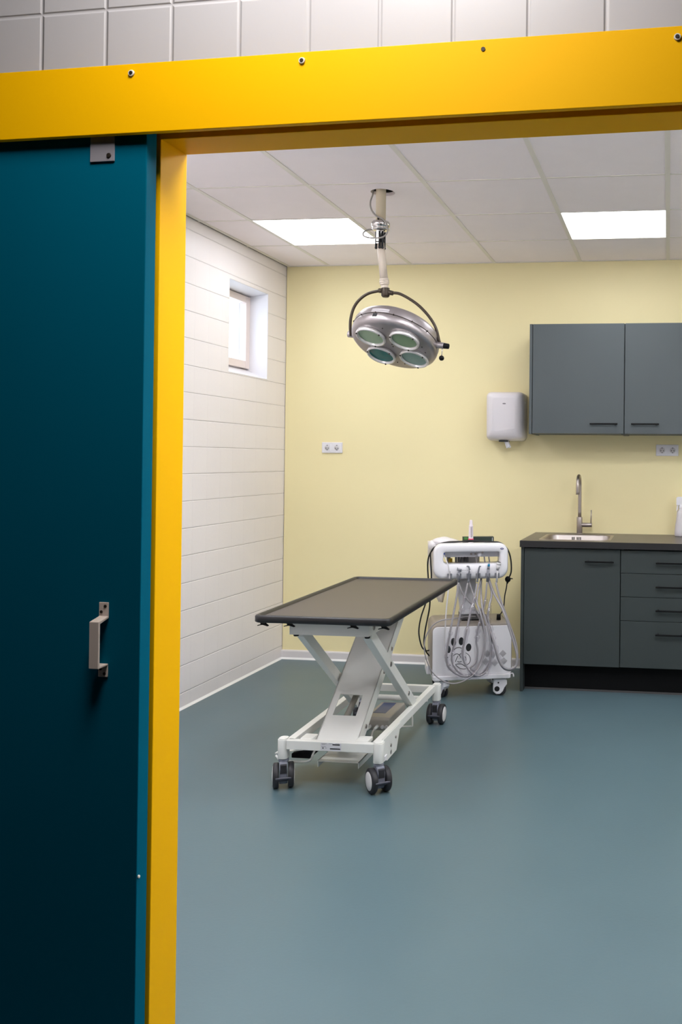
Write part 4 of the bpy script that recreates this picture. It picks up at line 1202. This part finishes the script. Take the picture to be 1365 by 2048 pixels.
# clear plastic sleeves pulled over the bundled hoses
random.seed(3)
for k, i0, i1 in (('a', 3, 10), ('b', 1, 11), ('c', 1, 12), ('d', 1, 5), ('e', 9, 14)):
    pts = [Vector(p) + Vector((0.003, -0.004, 0)) for p in HOSES[k][i0:i1]]
    b = B()
    b.tube(pts, lambda u: 0.0135 + 0.004 * math.sin(u * 37 + ord(k[0])) + 0.003 * math.sin(u * 91), 9, 7)
    b.build('plastic_sleeve', 'sleeve', cart)

# ================================================================== THINGS ON THE CART
CR = math.radians(19.0)
def cw(x, y, z):
    return (1.512 + x * math.cos(CR) - y * math.sin(CR), -0.644 + x * math.sin(CR) + y * math.cos(CR), z)
def cthing(name, label, cat, x, y, z): return thing(name, label, cat, cw(x, y, z), CR)
TZ_ = 0.9055
# white bag: a soft pillow on the tray with one end hanging down behind
bag = cthing('plastic_bag', 'crumpled white plastic bag lying on the left of the dental cart, hanging down behind it', 'bag', -0.12, 0.004, TZ_)
rings = []
N = 22
for i in range(15):
    u = i / 14
    x = -0.112 + 0.196 * u
    hgt = 0.052 * (math.sin(PI * min(1, 0.10 + u * 0.92)) ** 0.55) * (1.0 - 0.45 * u) + 0.004
    wid = 0.060 * (math.sin(PI * (0.06 + 0.88 * u)) ** 0.5)
    ring_ = []
    for k in range(N):
        a = 2 * PI * k / N
        wob = 1 + 0.07 * math.sin(3 * a + 9 * u) + 0.05 * math.sin(5 * a - 14 * u)
        ring_.append((x, wid * math.cos(a) * wob, hgt * 0.5 + hgt * 0.5 * math.sin(a) * (wob if math.sin(a) > 0 else 1)))
    rings.append(ring_)
B().rings(rings).build('bag_body', 'bag', bag)
rings = []
for i in range(13):
    u = i / 12
    z = 0.012 - 0.385 * u
    cx = -0.104 + 0.058 * u
    w_ = 0.030 + 0.014 * math.sin(PI * u) - 0.016 * max(0, u - 0.85) / 0.15
    rings.append([(cx + w_ * math.cos(2 * PI * k / 16) * (1 + 0.06 * math.sin(11 * u + 3 * k)), 0.132 + 0.012 * math.sin(2 * PI * k / 16) * (1 + 0.2 * math.sin(7 * u + k)), z + 0.006 * math.sin(2.0 * k) * u) for k in range(16)])
B().rings(rings).build('hanging_end', 'bag_thin', bag)
b = B()
b.sphere((-0.112, -0.006, -0.004), 0.034, 16, (0.8, 1.0, 1.0))
b.build('bag_corner', 'bag', bag)
# upright tube with a pink ring
sy = cthing('oral_syringe', 'upright milky plastic syringe with a pink ring on the dental cart', 'syringe', 0.005, 0.0, TZ_)
b = B()
b.lathe([(0.0165, 0.0), (0.0175, 0.002), (0.0175, 0.006), (0.0155, 0.008), (0.0145, 0.06), (0.0130, 0.105), (0.0125, 0.110), (0.0135, 0.112), (0.0135, 0.117), (0.0105, 0.120), (0.0095, 0.142), (0.0080, 0.150), (0.0060, 0.152)], 28)
sb_ = b.build('barrel', 'syringe', sy)
B().lathe([(0.0158, 0.026), (0.0164, 0.027), (0.0162, 0.036), (0.0152, 0.037)], 28).build('pink_ring', 'pink', sy)
b = B()
for k in range(14): b.box(-0.0035, 0.0055, -0.0158 + 0.0001 * k, -0.0120, 0.046 + 0.0045 * k, 0.048 + 0.0045 * k)
b.build('scale_print', 'ink_grey', sb_)
# dark green box
gb = cthing('card_box', 'long dark green box lying behind the syringe on the dental cart', 'box', 0.060, 0.086, TZ_)
b = B(); b.box(-0.097, 0.097, -0.026, 0.026, 0, 0.041)
bx_ = b.build('carton', 'green_box', gb, bevel=0.001)
B().box(-0.092, -0.066, -0.0265, -0.026, 0.024, 0.040).build('green_mark', 'green', bx_)
b = B()
b.box(0.086, 0.089, -0.0265, -0.026, 0.006, 0.036); b.box(0.048, 0.056, -0.0265, -0.026, 0.003, 0.007)
build_each(b, 'white_mark', 'paper', bx_)

# black power cord draped over the console
pc = cthing('power_cord', 'black power cord with a plug, draped over the top of the dental cart', 'power cord', 0, 0, 0)
c1 = [(0.222,-0.10,0.690),(0.240,-0.13,0.745),(0.236,-0.142,0.82),(0.221,-0.145,0.874),(0.198,-0.145,0.906),(0.157,-0.145,0.931),(0.069,-0.140,0.935),(-0.006,-0.130,0.942),(-0.058,-0.135,0.937),(-0.108,-0.135,0.934),(-0.177,-0.135,0.930),(-0.219,-0.130,0.909),(-0.252,-0.11,0.866),(-0.266,-0.1,0.809),(-0.262,-0.1,0.711),(-0.250,-0.06,0.63),(-0.248,-0.06,0.56),(-0.25,0.0,0.492),(-0.270,0.0,0.387),(-0.278,0.0,0.306),(-0.266,0.0,0.253),(-0.243,0.02,0.217)]
cd = B().tube(c1, 0.0046, 8, 6)
c2 = [(0.10,-0.112,0.932),(0.026,-0.112,0.934),(-0.055,-0.112,0.934),(-0.148,-0.112,0.932),(-0.212,-0.09,0.908),(-0.246,-0.08,0.87),(-0.247,-0.08,0.812),(-0.240,-0.05,0.71),(-0.249,-0.05,0.629),(-0.272,0.0,0.54),(-0.298,0.03,0.447),(-0.308,0.03,0.359),(-0.29,0.03,0.276),(-0.264,0.03,0.249),(-0.240,0.03,0.25)]
cd.tube(c2, 0.0044, 8, 6)
cd.build('cord', 'cable_black', pc)
b = B()
b.sphere((0.224, -0.105, 0.699), 0.019, 18, (0.95, 0.95, 1.0))
b.cyl((0.224, -0.105, 0.690), (0.221, -0.100, 0.672), 0.009, 0.005, 12)
b.cyl((0.238, -0.110, 0.703), (0.254, -0.114, 0.702), 0.0024, 0.0022, 8)
b.cyl((0.238, -0.095, 0.703), (0.253, -0.099, 0.702), 0.0024, 0.0022, 8)
b.build('plug', 'black', pc)
B().tube([(0.221,-0.1,0.680),(0.216,-0.1,0.644),(0.207,-0.1,0.597),(0.202,-0.1,0.539),(0.196,-0.08,0.50),(0.190,-0.04,0.475),(0.185,0.02,0.452)], 0.0036, 8, 6).build('plug_lead', 'cable_black', pc)
B().cyl((0.1765, -0.055, 0.442), (0.1765, -0.055, 0.476), 0.014, 0.012, 16).build('strain_relief', 'black', pc)
